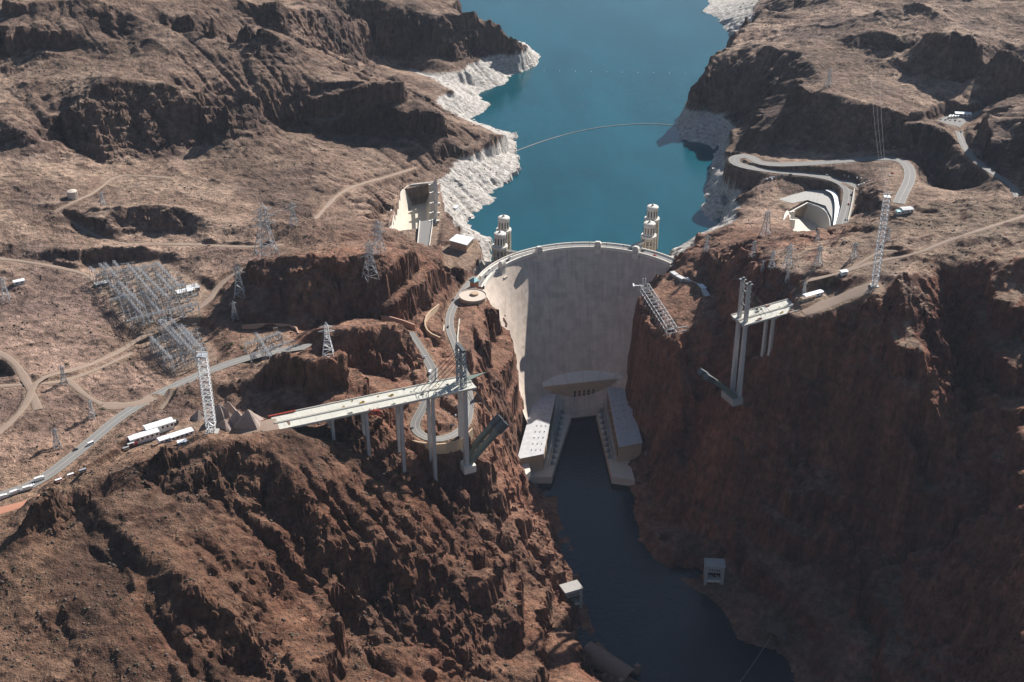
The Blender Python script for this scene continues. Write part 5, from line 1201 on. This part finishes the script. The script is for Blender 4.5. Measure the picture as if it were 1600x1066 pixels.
GW = ['shortest light gantry at the upper left corner of the main switchyard', 'second light gantry from the upper left corner of the main switchyard', 'third light gantry from the upper left corner of the main switchyard', 'short gantry set back in the top row of the main switchyard', 'long gantry crossing the left half of the main switchyard', 'long gantry in the middle of the main switchyard, left of its twin', 'long gantry in the middle of the main switchyard, right of its twin', 'long outer gantry on the right edge of the main switchyard', 'short gantry beside the control house of the main switchyard', 'low gantry among the left equipment rows of the main switchyard', 'low gantry in front of the twin gantries in the main switchyard', 'low gantry near the front left corner of the main switchyard']
for (a, b), l in zip(GL, GW): gantry(a[0] / 3.9475, 340 + a[1] / 3.9475, b[0] / 3.9475, 340 + b[1] / 3.9475, 240, 19 if 'low' not in l else 12, l)
for k in range(3):      # cross beams
    x0, y0, x1, y1 = ((150, 432, 250, 414), (172, 470, 290, 446), (205, 500, 310, 476))[k]
    gantry(x0, y0, x1, y1, 240, 13, ('rear cross gantry spanning the main switchyard', 'middle cross gantry spanning the main switchyard', 'front cross gantry spanning the main switchyard')[k])
GL2 = [((980,640),(1122,792)),((1010,635),(1180,822)),((1050,625),(1210,805)),((1110,660),(1250,820)),((930,740),(1060,880))]
for k, (a, b) in enumerate(GL2): gantry(a[0] / 3.9475, 340 + a[1] / 3.9475, b[0] / 3.9475, 340 + b[1] / 3.9475, 231, 22, '%s gantry from the left in the lower switchyard' % ('second', 'third', 'fourth', 'rightmost', 'leftmost')[k])
for k, (x0, y0, x1, y1) in enumerate(((235, 535, 300, 520), (255, 562, 322, 545))): gantry(x0, y0, x1, y1, 231, 14, ('rear cross gantry of the lower switchyard', 'front cross gantry of the lower switchyard')[k])
for k, (x0, y0, x1, y1) in enumerate(((382, 540, 440, 522), (392, 556, 452, 536), (400, 522, 425, 562))): gantry(x0, y0, x1, y1, 236, 12, ('rear gantry of the small second switchyard', 'front gantry of the small second switchyard', 'lengthways gantry of the small second switchyard')[k])
eq = None
def equipment(p, rz, i):
    """breaker on a steel stand; one model, many copies"""
    global eq
    if eq is None:
        eq = thing('circuit_breaker', '', 'breaker', (0, 0, 0), 0, 'breakers and switches standing in the switchyards')
        mb = MB(); mb.box((0, 0, .15), (3.6, 2.0, .4)); mb.build('plinth', 'concrete_grey', eq)
        for dx in (-1.1, 0, 1.1):
            mb = MB(); mb.tube((dx, 0, .3), (dx, 0, 3.4), .22, 6); mb.build('stand', 'galvanised', eq)
            mb = MB(); mb.tube((dx, 0, 3.4), (dx, 0, 6.2), .34, 7, .2); mb.build('bushing', 'porcelain', eq)
        mb = MB(); mb.bar((-1.8, 0, 6.3), (1.8, 0, 6.3), .3); mb.build('bus_bar', 'galvanised', eq)
        mb = MB(); mb.box((1.9, 0, 1.4), (.9, 1.1, 1.8)); mb.build('control_box', 'steel_blue', eq); t = eq
    else: t = copy_tree(eq)
    t.location = p; t.rotation_euler = (0, 0, rz); t.scale = (1.5, 1.5, 1.4); return t
rr = random.Random(11); k = 0
def inside(p, poly):
    r = False
    for a, b in zip(poly, poly[1:] + poly[:1]):
        if (a[1] > p[1]) != (b[1] > p[1]) and p[0] < (b[0] - a[0]) * (p[1] - a[1]) / (b[1] - a[1]) + a[0]: r = not r
    return r
for poly, zg, nm in (([xy(x, y, 240) for x, y in ((158, 424), (250, 416), (312, 455), (302, 492), (228, 508), (192, 500))], 240, 'main'), ([xy(x, y, 231) for x, y in ((225, 527), (255, 516), (308, 516), (330, 555), (272, 582))], 231, 'lower'), ([xy(x, y, 236) for x, y in ((385, 535), (440, 520), (462, 545), (402, 568))], 236, 'small second')):
    P_ = np.array(poly); d = np.array((.36, -.93)); n = np.array((.93, .36)); c = P_.mean(0)
    for i in range(-14, 15):
        for j in range(-12, 13):
            q = c + d * i * 12.0 + n * j * 11.5
            if inside(q, poly) and rr.random() < .8:
                t = equipment((float(q[0]), float(q[1]), zg), math.atan2(n[1], n[0]) + rr.choice((0, 0, math.pi)), k); t['label'] = 'small grey circuit breaker on its stand among the rows of the %s switchyard' % nm; k += 1
mb = MB()
for poly, z0 in (([(160, 424), (248, 416), (312, 455), (300, 490), (228, 506), (192, 498)], 240 + 15), ([(225, 527), (255, 516), (308, 516), (330, 555), (272, 582)], 231 + 17)):
    P_ = [xy(x, y, z0) for x, y in poly]; c = sum(P_) / len(P_); d = np.array((.36, -.93)); n = np.array((.93, .36))
    for u, v, lim in ((d, n, 22), (n, d, 22)):
        for i in range(-lim, lim + 1):
            run = [q for q in (c + v * i * 6.0 + u * j * 4.0 for j in range(-50, 51)) if inside(q, P_)]
            if len(run) > 6: mb.bar((*run[0], z0 + (0 if u is d else -4)), (*run[-1], z0 + (0 if u is d else -4)), .22)
o = mb.build('strung_bus_wires', 'galvanised'); o['kind'] = 'stuff'; o['label'] = 'web of strung bus wires over the switchyards'; o['category'] = 'wires'
def hut(name, label, px, py, L_, w, h, ang, wall, roof, pitch=1.2, cat='shed', grp=None, win=0, zadd=0.0):
    p = hit(px, py); z = p[2] + zadd; t = thing(name, label, cat, (p[0], p[1], z), 0, grp); c, s_ = math.cos(ang), math.sin(ang)
    def q(u, v): return (p[0] + u * c - v * s_, p[1] + u * s_ + v * c)
    mb = MB(); mb.prism([q(-L_ / 2, -w / 2), q(L_ / 2, -w / 2), q(L_ / 2, w / 2), q(-L_ / 2, w / 2)], z - 2, z + h); b = mb.build('walls', wall, t); mb = MB(); e = .4
    v = [(*q(-L_ / 2 - e, -w / 2 - e), z + h + .01), (*q(L_ / 2 + e, -w / 2 - e), z + h + .01), (*q(L_ / 2 + e, w / 2 + e), z + h + .01), (*q(-L_ / 2 - e, w / 2 + e), z + h + .01), (*q(-L_ / 2 - e, 0), z + h + pitch), (*q(L_ / 2 + e, 0), z + h + pitch)]
    mb.add(v, [(0, 1, 5, 4), (2, 3, 4, 5), (1, 2, 5), (3, 0, 4), (3, 2, 1, 0)]); mb.build('roof', roof, t)
    for k in range(win):
        u = -L_ / 2 + L_ * (k + .5) / win; x, y = q(u, -w / 2); mb = MB(); mb.box((x, y, z + h * .55), (L_ / win * .45, .24, h * .38), ang); mb.build('window', 'glass_dark', b)
    x, y = q(L_ / 2, 0); mb = MB(); mb.box((x, y, z + h * .36), (.24, w * .3, h * .7), ang); mb.build('door', 'steel_blue', b); return t
hut('control_house', 'white control house at the right edge of the main switchyard', 290, 459, 20, 9, 5, .55, 'concrete_pale', 'roof_sheet', 1, 'building', None, 5)
hut('control_annex', 'grey-roofed annex behind the white control house', 301, 453, 14, 12, 4.5, .55, 'concrete_grey', 'roof_white', .6, 'building', None, 3)
hut('relay_house', 'small pale relay house at the left end of the main switchyard', 160, 446, 16, 6, 4, .5, 'concrete_grey', 'roof_white', .6, 'building', None, 3)
hut('yard_shed', 'pale equipment shed alone on the slope at the far left', 30, 443, 12, 6, 4, .5, 'concrete_pale', 'roof_sheet', 1, 'shed', None, 2)
hut('site_hall', 'long white site hall nearest the highway below the gravel heaps', 249, 671, 27, 9, 6, .58, 'car_white', 'roof_sheet', 1.6, 'shed', 'white sheds of the construction site', 6)
hut('site_hall', 'long white site hall, left of the two in line by the highway', 225, 686, 28, 8, 5, .58, 'car_white', 'roof_sheet', 1.4, 'shed', 'white sheds of the construction site', 6)
hut('site_office', 'low white site office in front of the gap between the long halls', 262, 688, 17, 6, 4, .6, 'car_white', 'roof_sheet', .8, 'shed', 'white sheds of the construction site', 4)
hut('site_office', 'low white site office nearest the tall lattice mast', 283, 682, 22, 7, 4, .6, 'car_white', 'roof_sheet', .8, 'shed', 'white sheds of the construction site', 5)
hut('site_box', 'small white box hut on the ridge edge below the site offices', 285, 694, 8, 4, 3.4, .4, 'car_white', 'roof_sheet', .3, 'shed', 'white sheds of the construction site', 1)
hut('plateau_shed', 'long pale shed beside the right bridge approach', 1270, 463, 24, 6, 4, .5, 'car_white', 'roof_sheet', .8, 'shed', None, 5)
hut('plateau_store', 'tan-roofed store hut left of the pale plateau shed', 1262, 468, 18, 5, 3.4, .5, 'tan_wall', 'dirt', .5, 'shed', None, 3)
hut('lone_hut', 'small white hut beside the dirt road on the right plateau', 1318, 428, 8, 5, 3.5, .3, 'car_white', 'roof_sheet', .6, 'shed', None, 1)
hut('pump_house', 'greenish-roofed pump house at the back edge of the right plateau', 1416, 331, 14, 9, 4.5, .2, 'concrete_pale', 'roof_white', 1, 'building', None, 3)
hut('pump_annex', 'small flat annex left of the greenish pump house', 1406, 333, 9, 6, 3, .2, 'concrete_pale', 'roof_cyan', .4, 'building', None, 2)
hut('boat_house', 'white boat house on the shore right of the left spillway', 712, 327, 9, 5, 4, 1.2, 'car_white', 'roof_sheet', 1, 'shed', None, 2)
hut('toll_canopy', 'white checkpoint canopy at the far end of the bus lot', 1504, 181, 24, 10, 5, -.15, 'concrete_pale', 'roof_sheet', 1.0, 'building', None, 4)
p = hit(114, 309); t = thing('water_tank', 'round tan water tank beside the dirt track at upper left', 'tank', p); mb = MB(); mb.lathe(p, [(6.5, -1), (6.5, 9), (6.2, 9.4), (1, 10.6)], 20); mb.build('drum', 'tank_tan', t)
mb = MB(); mb.bar((p[0] + 6.6, p[1] - 1, p[2]), (p[0] + 6.6, p[1] - 1, p[2] + 9.5), .5); mb.build('ladder', 'galvanised', t)
# ------------------------------------------------------------------ steel platform on the cliff right of the dam
t = thing('cliff_switch_structure', 'rusty grey steel switching structure on the rock pillar right of the dam', 'steel structure', at(1020, 500, 172))
pa = at(1006, 452, 182); pb = at(1050, 520, 172); e = (pb - pa)[:2]; L_ = np.linalg.norm(e); e = e / L_; n = np.array((-e[1], e[0])); m = 12
for s_ in (-1, 1):
    mb = MB()
    for i in range(m):
        p = pa[:2] + e * L_ * i / m + n * s_ * 6; q = pa[:2] + e * L_ * (i + 1) / m + n * s_ * 6; za = pa[2] + (pb[2] - pa[2]) * i / m; zb = pa[2] + (pb[2] - pa[2]) * (i + 1) / m
        for z in (0, 7): mb.bar((*p, za + z), (*q, zb + z), .6)
        mb.bar((*p, za), (*q, zb + 7), .45); mb.bar((*p, za - 10), (*p, za + 7), .6)
    mb.build('side_truss', 'galvanised', t)
mb = MB()
for i in range(m + 1):
    p = pa[:2] + e * L_ * i / m; z = pa[2] + (pb[2] - pa[2]) * i / m + 7; mb.bar((*(p - n * 6), z), (*(p + n * 6), z), .5); mb.bar((*(p - n * 6), z - 7), (*(p + n * 6), z - 7), .5)
mb.build('cross_beams', 'galvanised', t)['kind'] = 'stuff'
for i, f in enumerate((.0, .16, .42, .52, .7, .95)):
    for s_ in (-.35, .35):
        p = pa[:2] + e * L_ * f + n * s_ * 5; z = pa[2] + (pb[2] - pa[2]) * f + 7; mb = MB(); mb.tube((*p, z), (*p, z + 8), .55, 6); mb.build('mast', 'steel_white', t)
mb = MB(); q0 = at(990, 446, 186); mb.bar(q0, (pa[0], pa[1], 186), 1.0); mb.bar((q0[0], q0[1] - 4, 186), (q0[0], q0[1] + 4, 186), 1.6); mb.build('jib', 'steel_white', t)
mb = MB(); c = pb[:2] + n * 3; mb.bar((*(c - n * 12), pb[2] + 4), (*(c + n * 16), pb[2] + 6), 1.0); mb.bar((*(c - n * 12), pb[2] - 2), (*(c + n * 16), pb[2] + 1), .8); mb.build('end_gantry', 'galvanised', t)
# ------------------------------------------------------------------ lake boom and buoys
A_ = at(800, 239, 140); B_ = at(1064, 197, 140); C_ = at(935, 200, 140); mb = MB(); pts = []
for i in range(41):
    f = i / 40; q = A_ * (1 - f) ** 2 + (2 * C_ - .5 * (A_ + B_)) * 2 * f * (1 - f) + B_ * f * f; pts.append((q[0], q[1], 140.15))
for p, q in zip(pts[:-1], pts[1:]): mb.tube(p, q, .7, 6)
tag(mb.build('log_boom', 'log_boom'), 'thin curved safety boom floating across the lake behind the dam', 'boom')
for i in range(10):
    p = at(850 + i * 24.5, 110.5 + .5 * i, 140); mb = MB(); mb.lathe((p[0], p[1], 139.4), [(.5, 0), (.8, .5), (.6, 1.1), (.15, 1.4)], 8); tag(mb.build('buoy', 'buoy_white'), 'tiny white buoy in the line of buoys far out on the lake', 'buoy', 'line of white buoys')
p = at(735, 342, 140); mb = MB(); mb.prism([(p[0] - 5, p[1] - 1.5), (p[0] + 4, p[1] - 1.5), (p[0] + 6, p[1]), (p[0] + 4, p[1] + 1.5), (p[0] - 5, p[1] + 1.5)], 139.6, 141.2); t = thing('motor_boat', 'small white boat moored by the left shore', 'boat', (p[0], p[1], 140)); mb.build('hull', 'car_white', t)
mb = MB(); mb.box((p[0] - .5, p[1], 141.9), (3.2, 2.2, 1.4)); mb.build('cabin', 'glass_dark', t)
# ------------------------------------------------------------------ gravel heaps by the mast
for i, (px, py, r, h) in enumerate(((312, 655, 9, 10), (345, 655, 12, 17), (358, 648, 10, 15), (372, 660, 11, 13), (390, 662, 13, 15), (352, 668, 8, 9))):
    p = hit(px, py); mb = MB(); n = 20; prof = [(1.0, -.2), (.72, .2), (.45, .52), (.2, .85), (.05, 1.0)]; vs = []
    for k, (f, z) in enumerate(prof):
        for j in range(n):
            t_ = 2 * math.pi * j / n; w = 1 + .22 * math.sin(3 * t_ + i) + .12 * math.sin(7 * t_ + 2 * i) + random.uniform(-.1, .1); vs.append((p[0] + r * f * w * math.cos(t_) * 1.1, p[1] + r * f * w * math.sin(t_), p[2] + h * z))
    mb.add(vs, [(k * n + j, k * n + (j + 1) % n, (k + 1) * n + (j + 1) % n, (k + 1) * n + j) for k in range(len(prof) - 1) for j in range(n)] + [tuple(range((len(prof) - 1) * n, len(prof) * n))])
    tag(mb.build('gravel_heap', 'gravel'), ('low grey gravel heap left of the white lattice mast', 'tallest grey gravel heap right behind the white lattice mast', 'pointed gravel heap second right of the white lattice mast', 'gravel heap in the front row right of the mast', 'rightmost broad gravel heap under the rocky hill', 'small gravel heap at the foot of the tallest heap')[i], 'gravel heap', 'gravel heaps')
# ------------------------------------------------------------------ vehicles
PROTO = {}
def car_proto(kind, paint):
    key = (kind, paint)
    if key in PROTO: return copy_tree(PROTO[key])
    t = thing({'car': 'parked_car', 'van': 'van', 'bus': 'bus', 'truck': 'truck'}[kind], '', kind)
    L_, w, h = {'car': (4.8, 1.9, .85), 'van': (6, 2.1, 1.1), 'bus': (12, 2.6, 1.2), 'truck': (9, 2.5, 1.2)}[kind]
    mb = MB(); mb.box((0, 0, .35 + h / 2), (L_, w, h)); b = mb.build('body', paint, t)
    if kind == 'car':
        v = [(-1.7, -.85, 1.2), (1.1, -.85, 1.2), (1.1, .85, 1.2), (-1.7, .85, 1.2), (-1.2, -.7, 1.8), (.4, -.7, 1.8), (.4, .7, 1.8), (-1.2, .7, 1.8)]
        mb = MB(); mb.add(v, [(4, 5, 6, 7), (0, 1, 5, 4), (1, 2, 6, 5), (2, 3, 7, 6), (3, 0, 4, 7)]); mb.build('windows', 'glass_dark', t); mb = MB(); mb.box((-.4, 0, 1.83), (1.7, 1.45, .08)); mb.build('roof', paint, t)
    elif kind == 'truck':
        mb = MB(); mb.box((3.4, 0, 2.3), (2.0, 2.3, 1.5)); mb.build('cab', paint, t); mb = MB(); mb.box((-1.2, 0, 2.6), (6.4, 2.5, 2.1)); mb.build('cargo_box', 'car_white', t)
    else:
        mb = MB(); mb.box((0, 0, .35 + h + .5), (L_ * .96, w * .97, 1.0)); mb.build('windows', 'glass_dark', t); mb = MB(); mb.box((0, 0, .35 + h + 1.2), (L_ * .98, w, .45)); mb.build('roof', paint, t)
    for sx in (-.32, .32):
        for sy in (-1, 1): mb = MB(); mb.tube((sx * L_, sy * (w / 2 - .12), .36), (sx * L_, sy * (w / 2 + .08), .36), .36, 8); mb.build('wheel', 'rubber', t)
    PROTO[key] = t; return t
def vehicle(kind, paint, px, py, ang, label, z=None, grp='vehicles on the roads and car parks'):
    p = hit(px, py) if z is None else at(px, py, z)
    t = car_proto(kind, paint); t.location = (p[0], p[1], p[2] + .35 if z is None else z); t.rotation_euler = (0, 0, ang); t['label'] = label; t['group'] = grp; t['category'] = kind
COLN = {'car_white': 'white', 'car_silver': 'silver', 'car_dark': 'black', 'car_red': 'red', 'car_blue': 'blue'}
rr = random.Random(21)
def row(n, x0, y0, x1, y1, ang, where, paints=None, kind='car'):
    used = {}
    for i in range(n):
        f = i / max(1, n - 1); pa_ = paints[i % len(paints)] if paints else rr.choice(['car_white', 'car_white', 'car_silver', 'car_dark', 'car_dark', 'car_red', 'car_blue'])
        ordn = words[i] if n > 1 else ''
        vehicle(kind, pa_, x0 + (x1 - x0) * f, y0 + (y1 - y0) * f, ang + rr.uniform(-.08, .08), ('%s %s, %s from the left %s' % (COLN[pa_], kind, ordn, where)) if n > 1 else '%s %s %s' % (COLN[pa_], kind, where))
row(4, 1206, 281, 1222, 275, 1.1, 'at the lake end of the right car park')
row(5, 1208, 278, 1196, 283, .2, 'beside the far bend of the right car park', ['car_silver', 'car_white', 'car_dark', 'car_white', 'car_dark'])
row(7, 1313, 275, 1352, 281, 1.2, 'in the upper row of the right car park', ['car_dark', 'car_silver', 'car_white', 'car_dark', 'car_white', 'car_silver', 'car_dark'])
row(5, 1341, 291, 1358, 284, .9, 'in the lower row of the right car park', ['car_white', 'car_silver', 'car_white', 'car_dark', 'car_silver'])
row(1, 1235, 274, 0, 0, .1, 'driving along the lane above the right car park', ['car_dark']); row(1, 1292, 275, 0, 0, .1, 'on the lane near the right car park rows', ['car_white'])
row(1, 1330, 305, 0, 0, 1.3, 'heading down past the right spillway', ['car_dark']); row(1, 1326, 320, 0, 0, 1.4, 'following the dark car past the right spillway', ['car_red']); row(1, 1321, 345, 0, 0, 1.4, 'lowest on the road past the right spillway', ['car_dark'])
row(1, 1268, 297, 0, 0, .3, 'alone on the paved apron above the right spillway', ['car_dark']); row(2, 1390, 276, 1394, 272, .5, 'stopped on the sweeping right bend', ['car_white', 'car_red'])
row(5, 1470, 187, 1500, 190, .9, 'in the bus lot at upper right', ['car_white', 'car_silver', 'car_white', 'car_dark', 'car_white']); row(4, 1484, 184, 1498, 183, 1.0, 'in the back row of the bus lot', ['car_white'], 'bus')
row(1, 1502, 206, 0, 0, 1.3, 'leaving the bus lot downhill', ['car_silver'])
row(1, 142, 695, 0, 0, .75, 'alone on the highway at left', ['car_white'], 'van'); row(1, 118, 704, 0, 0, .75, 'ahead of the van on the highway at left', ['car_dark'])
row(1, 62, 751, 0, 0, .6, 'on the highway at the lower left', ['car_white'], 'truck'); row(1, 50, 760, 0, 0, .6, 'behind the truck at the lower left', ['car_white'])
row(3, 4, 779, 44, 765, .6, 'queued on the site road at the left edge', ['car_white', 'car_silver', 'car_white'], 'truck')
row(3, 92, 753, 130, 738, .6, 'parked along the red site road', ['car_white', 'car_white', 'car_silver'], 'van')
row(2, 197, 703, 203, 698, .6, 'parked at the left end of the site halls', ['car_silver', 'car_dark'], 'van'); row(1, 207, 697, 0, 0, .6, 'parked next to the long site hall', ['car_red'], 'truck'); row(1, 272, 663, 0, 0, .4, 'behind the long site halls', ['car_dark'], 'truck')
row(1, 664, 559, 0, 0, 1.2, 'high on the upper leg of the hairpin road', ['car_silver']); row(1, 672, 583, 0, 0, 1.4, 'in the middle of the upper leg of the hairpin road', ['car_white'], 'van'); row(1, 671, 598, 0, 0, 1.4, 'just behind the bridge on the upper leg of the hairpin', ['car_white']); row(1, 643, 671, 0, 0, 1.0, 'entering the hairpin bend', ['car_dark'])
row(1, 706, 666, 0, 0, .5, 'leaving the hairpin bend towards the dam', ['car_dark']); row(1, 712, 651, 0, 0, 1.2, 'under the bridge on the lower leg of the hairpin', ['car_silver'])
row(1, 713, 637, 0, 0, 1.3, 'second under the bridge on the lower leg of the hairpin', ['car_dark']); row(1, 700, 512, 0, 0, 1.4, 'on the straight road left of the visitor centre', ['car_dark']); row(1, 708, 470, 0, 0, 1.1, 'beside the visitor centre', ['car_dark'])
for i, (a, pc, w_) in enumerate(((-58, 'car_dark', 'nearest the left end'), (-50, 'car_white', 'second from the left end'), (-36, 'car_dark', 'near the left footbridge'), (-33, 'car_silver', 'just right of the left footbridge'), (-14, 'car_red', 'left of the middle crest tower'), (42, 'car_dark', 'right of the right footbridge'), (50, 'car_red', 'nearest the right end'))):
    p = arc(DR - (5 if i % 2 else 8.8), a); t = car_proto('car', pc); t.location = (p[0], p[1], 178.05); t.rotation_euler = (0, 0, math.atan2(DT[1], DT[0]) - R(a)); t['label'] = '%s car on the dam crest road, %s' % (COLN[pc], w_); t['group'] = 'vehicles on the roads and car parks'; t['category'] = 'car'
# long white shade canopy beside the right spillway
ln = dense([(1293, 297, 187), (1304, 302, 187), (1309, 315, 187), (1309, 335, 187), (1306, 356, 187)], 6, 2); n = side(ln); t = thing('parking_canopy', 'long curved white canopy beside the paved apron of the right spillway', 'canopy', ln[0])
mb = MB(); A_ = [(p[0] - q[0] * 4, p[1] - q[1] * 4, p[2]) for p, q in zip(ln, n)]; B_ = [(p[0] + q[0] * 4, p[1] + q[1] * 4, p[2] + .8) for p, q in zip(ln, n)]; mb.strip(A_, B_); A2 = [(a[0], a[1], a[2] - .4) for a in A_]; B2 = [(a[0], a[1], a[2] - .4) for a in B_]; mb.strip(B2, A2); mb.strip(A2, A_); mb.strip(B_, B2); mb.build('roof', 'roof_sheet', t)
for i in range(0, len(ln), 2): mb = MB(); mb.bar((ln[i][0], ln[i][1], ln[i][2] - 6), (ln[i][0], ln[i][1], ln[i][2]), .5); mb.build('post', 'galvanised', t)
def pave(name, pts, z, mat='asphalt'):
    o = poly_obj(name, [(*xy(x, y, z), z + .3) for x, y in pts], M[mat]); o['kind'] = 'structure'; return o
pave('parking_lot', [(1216, 312), (1240, 304), (1268, 297), (1298, 299), (1312, 312), (1311, 352), (1300, 352), (1299, 340), (1290, 322), (1262, 313), (1238, 318)], 183, 'concrete_grey')
pave('parking_lot', [(1340, 296), (1300, 277), (1262, 270), (1334, 284)], 196); pave('bus_lot', [(1462, 190), (1485, 179), (1518, 184), (1500, 199)], 239.5)

# ------------------------------------------------------------------ loose boulders and desert scrub on the slopes
rg = np.random.RandomState(5)
def scatter(name, n, mat, smin, smax, flat, want):
    uu = rg.uniform(-1, 1, n * 6); yy = CAM[1] + 760 * np.exp(rg.uniform(0, math.log(3000 / 760), n * 6)); xx = CAM[0] + uu * half_w(yy) * .95
    h = hgt(xx, yy); e = 3.0; sl = np.hypot(hgt(xx + e, yy) - hgt(xx - e, yy), hgt(xx, yy + e) - hgt(xx, yy - e)) / (2 * e)
    cl = fbm(xx, yy, 40, 3, 111)
    ok = want(h, sl, cl, xx, yy); idx = np.nonzero(ok)[0][:n]; m = len(idx)
    t = (1 + 5 ** .5) / 2; ico = np.array([(-1, t, 0), (1, t, 0), (-1, -t, 0), (1, -t, 0), (0, -1, t), (0, 1, t), (0, -1, -t), (0, 1, -t), (t, 0, -1), (t, 0, 1), (-t, 0, -1), (-t, 0, 1)]) / 1.9
    tri = np.array([(0, 11, 5), (0, 5, 1), (0, 1, 7), (0, 7, 10), (0, 10, 11), (1, 5, 9), (5, 11, 4), (11, 10, 2), (10, 7, 6), (7, 1, 8), (3, 9, 4), (3, 4, 2), (3, 2, 6), (3, 6, 8), (3, 8, 9), (4, 9, 5), (2, 4, 11), (6, 2, 10), (8, 6, 7), (9, 8, 1)])
    s = smin + (smax - smin) * rg.uniform(0, 1, m) ** 3; J_ = ico[None] * (1 + rg.uniform(-.5, .35, (m, 12, 1))); a = rg.uniform(0, 6.28, m); ca, sa = np.cos(a)[:, None], np.sin(a)[:, None]
    X = (J_[..., 0] * ca - J_[..., 1] * sa) * s[:, None]; Y = (J_[..., 0] * sa + J_[..., 1] * ca) * s[:, None]; Z = J_[..., 2] * s[:, None] * flat
    V = np.stack([X + xx[idx][:, None], Y + yy[idx][:, None], Z + (h[idx] + s * .12)[:, None]], -1).reshape(-1, 3)
    F = (tri[None] + 12 * np.arange(m)[:, None, None]).reshape(-1, 3); me = bpy.data.meshes.new(name); me.vertices.add(len(V)); me.vertices.foreach_set('co', V.astype(np.float32).ravel())
    me.loops.add(len(F) * 3); me.loops.foreach_set('vertex_index', F.astype(np.int32).ravel()); me.polygons.add(len(F)); me.polygons.foreach_set('loop_start', np.arange(0, len(F) * 3, 3, dtype=np.int32)); me.update(calc_edges=True); me.materials.append(mat)
    o = bpy.data.objects.new(name, me); col.objects.link(o); o['kind'] = 'stuff'; return o
def clear(x, y):
    j = np.clip(np.searchsorted(rowsy, y), 0, ny - 1); i = np.clip(np.searchsorted(us, (x - CAM[0]) / half_w(y)), 0, nx - 1); return np.maximum(ROADM[j, i], PADM[j, i]) < .2
o = scatter('boulders', 10000, M['boulder'], .5, 1.9, .6, lambda h, sl, cl, x, y: (h > np.where(y > -40, 143, 3)) & clear(x, y) & (sl > .12) & (sl < 1.5) & (cl > -.05))
o['label'] = 'loose brown boulders strewn over the rocky slopes'; o['category'] = 'boulders'
pmat('scrub', (0.075, 0.068, 0.042), .95, 0, .4, .3)
o = scatter('desert_scrub', 9000, MATS['scrub'], .5, 1.4, .7, lambda h, sl, cl, x, y: (h > np.where(y > -40, 176, 12)) & clear(x, y) & (sl < .6) & (cl > -.35))
o['label'] = 'low dark desert scrub dotted over the plateaus'; o['category'] = 'scrub'
# ------------------------------------------------------------------ a few green bushes where water collects
pmat('bush_green', (0.075, 0.095, 0.035), .9, 0, .4, .6); rb_ = random.Random(9)
for i, (px, py, l) in enumerate(((352, 541, 'left of the small second switchyard, leftmost of the clump'), (362, 538, 'left of the small second switchyard, in the middle of the clump'), (378, 545, 'left of the small second switchyard, rightmost of the clump'), (188, 682, 'beside the highway near the long white halls'), (160, 640, 'by the dirt turnout beside the highway'), (104, 570, 'beside the dirt crossroads at left'), (965, 1058, 'above the concrete tunnel barrel at lower left'), (1262, 985, 'in the shaded cove beside the right tunnel mouth'))):
    p = hit(px, py); t = thing('green_bush', 'low green bush ' + l, 'bush', p, 0, 'green bushes'); mb = MB()
    for k in range(170):
        u = rb_.gauss(0, 1.7); v = rb_.gauss(0, 1.4); w = abs(rb_.gauss(0, .8)) + .2; q = np.array((p[0] + u, p[1] + v, p[2] + w)); d1 = np.array([rb_.uniform(-1, 1) for _ in range(3)]) * .42; d2 = np.array([rb_.uniform(-1, 1) for _ in range(3)]) * .42
        mb.add([q - d1, q + d2, q + d1, q - d2], [(0, 1, 2, 3)])
    mb.build('foliage', MATS['bush_green'], t)['kind'] = 'stuff'
    mb = MB(); mb.tube((p[0], p[1], p[2] - .5), (p[0] + .2, p[1], p[2] + 1.2), .15, 5, .05); mb.build('stem', 'boulder', t)
# ------------------------------------------------------------------ air
hz = MB(); hz.box((0, 1500, 470), (12400, 17400, 1000)); m, ns, ls, b = nmat('haze_air'); ns.remove(b)
pv = ns.new('ShaderNodeVolumePrincipled'); pv.inputs['Color'].default_value = (0.66, 0.80, 1.0, 1); pv.inputs['Density'].default_value = 0.000013; pv.inputs['Anisotropy'].default_value = 0.2
ls.new(pv.outputs[0], ns['Material Output'].inputs['Volume']); hzo = hz.build('haze', m); hzo['kind'] = 'stuff'
for o in bpy.data.objects:
    if '_o' in o: del o['_o']
print('SCRIPT', round(time.time() - T0, 1), 's; triangles', sum(len(o.data.loops) - 2 * len(o.data.polygons) for o in bpy.data.objects if o.type == 'MESH'))
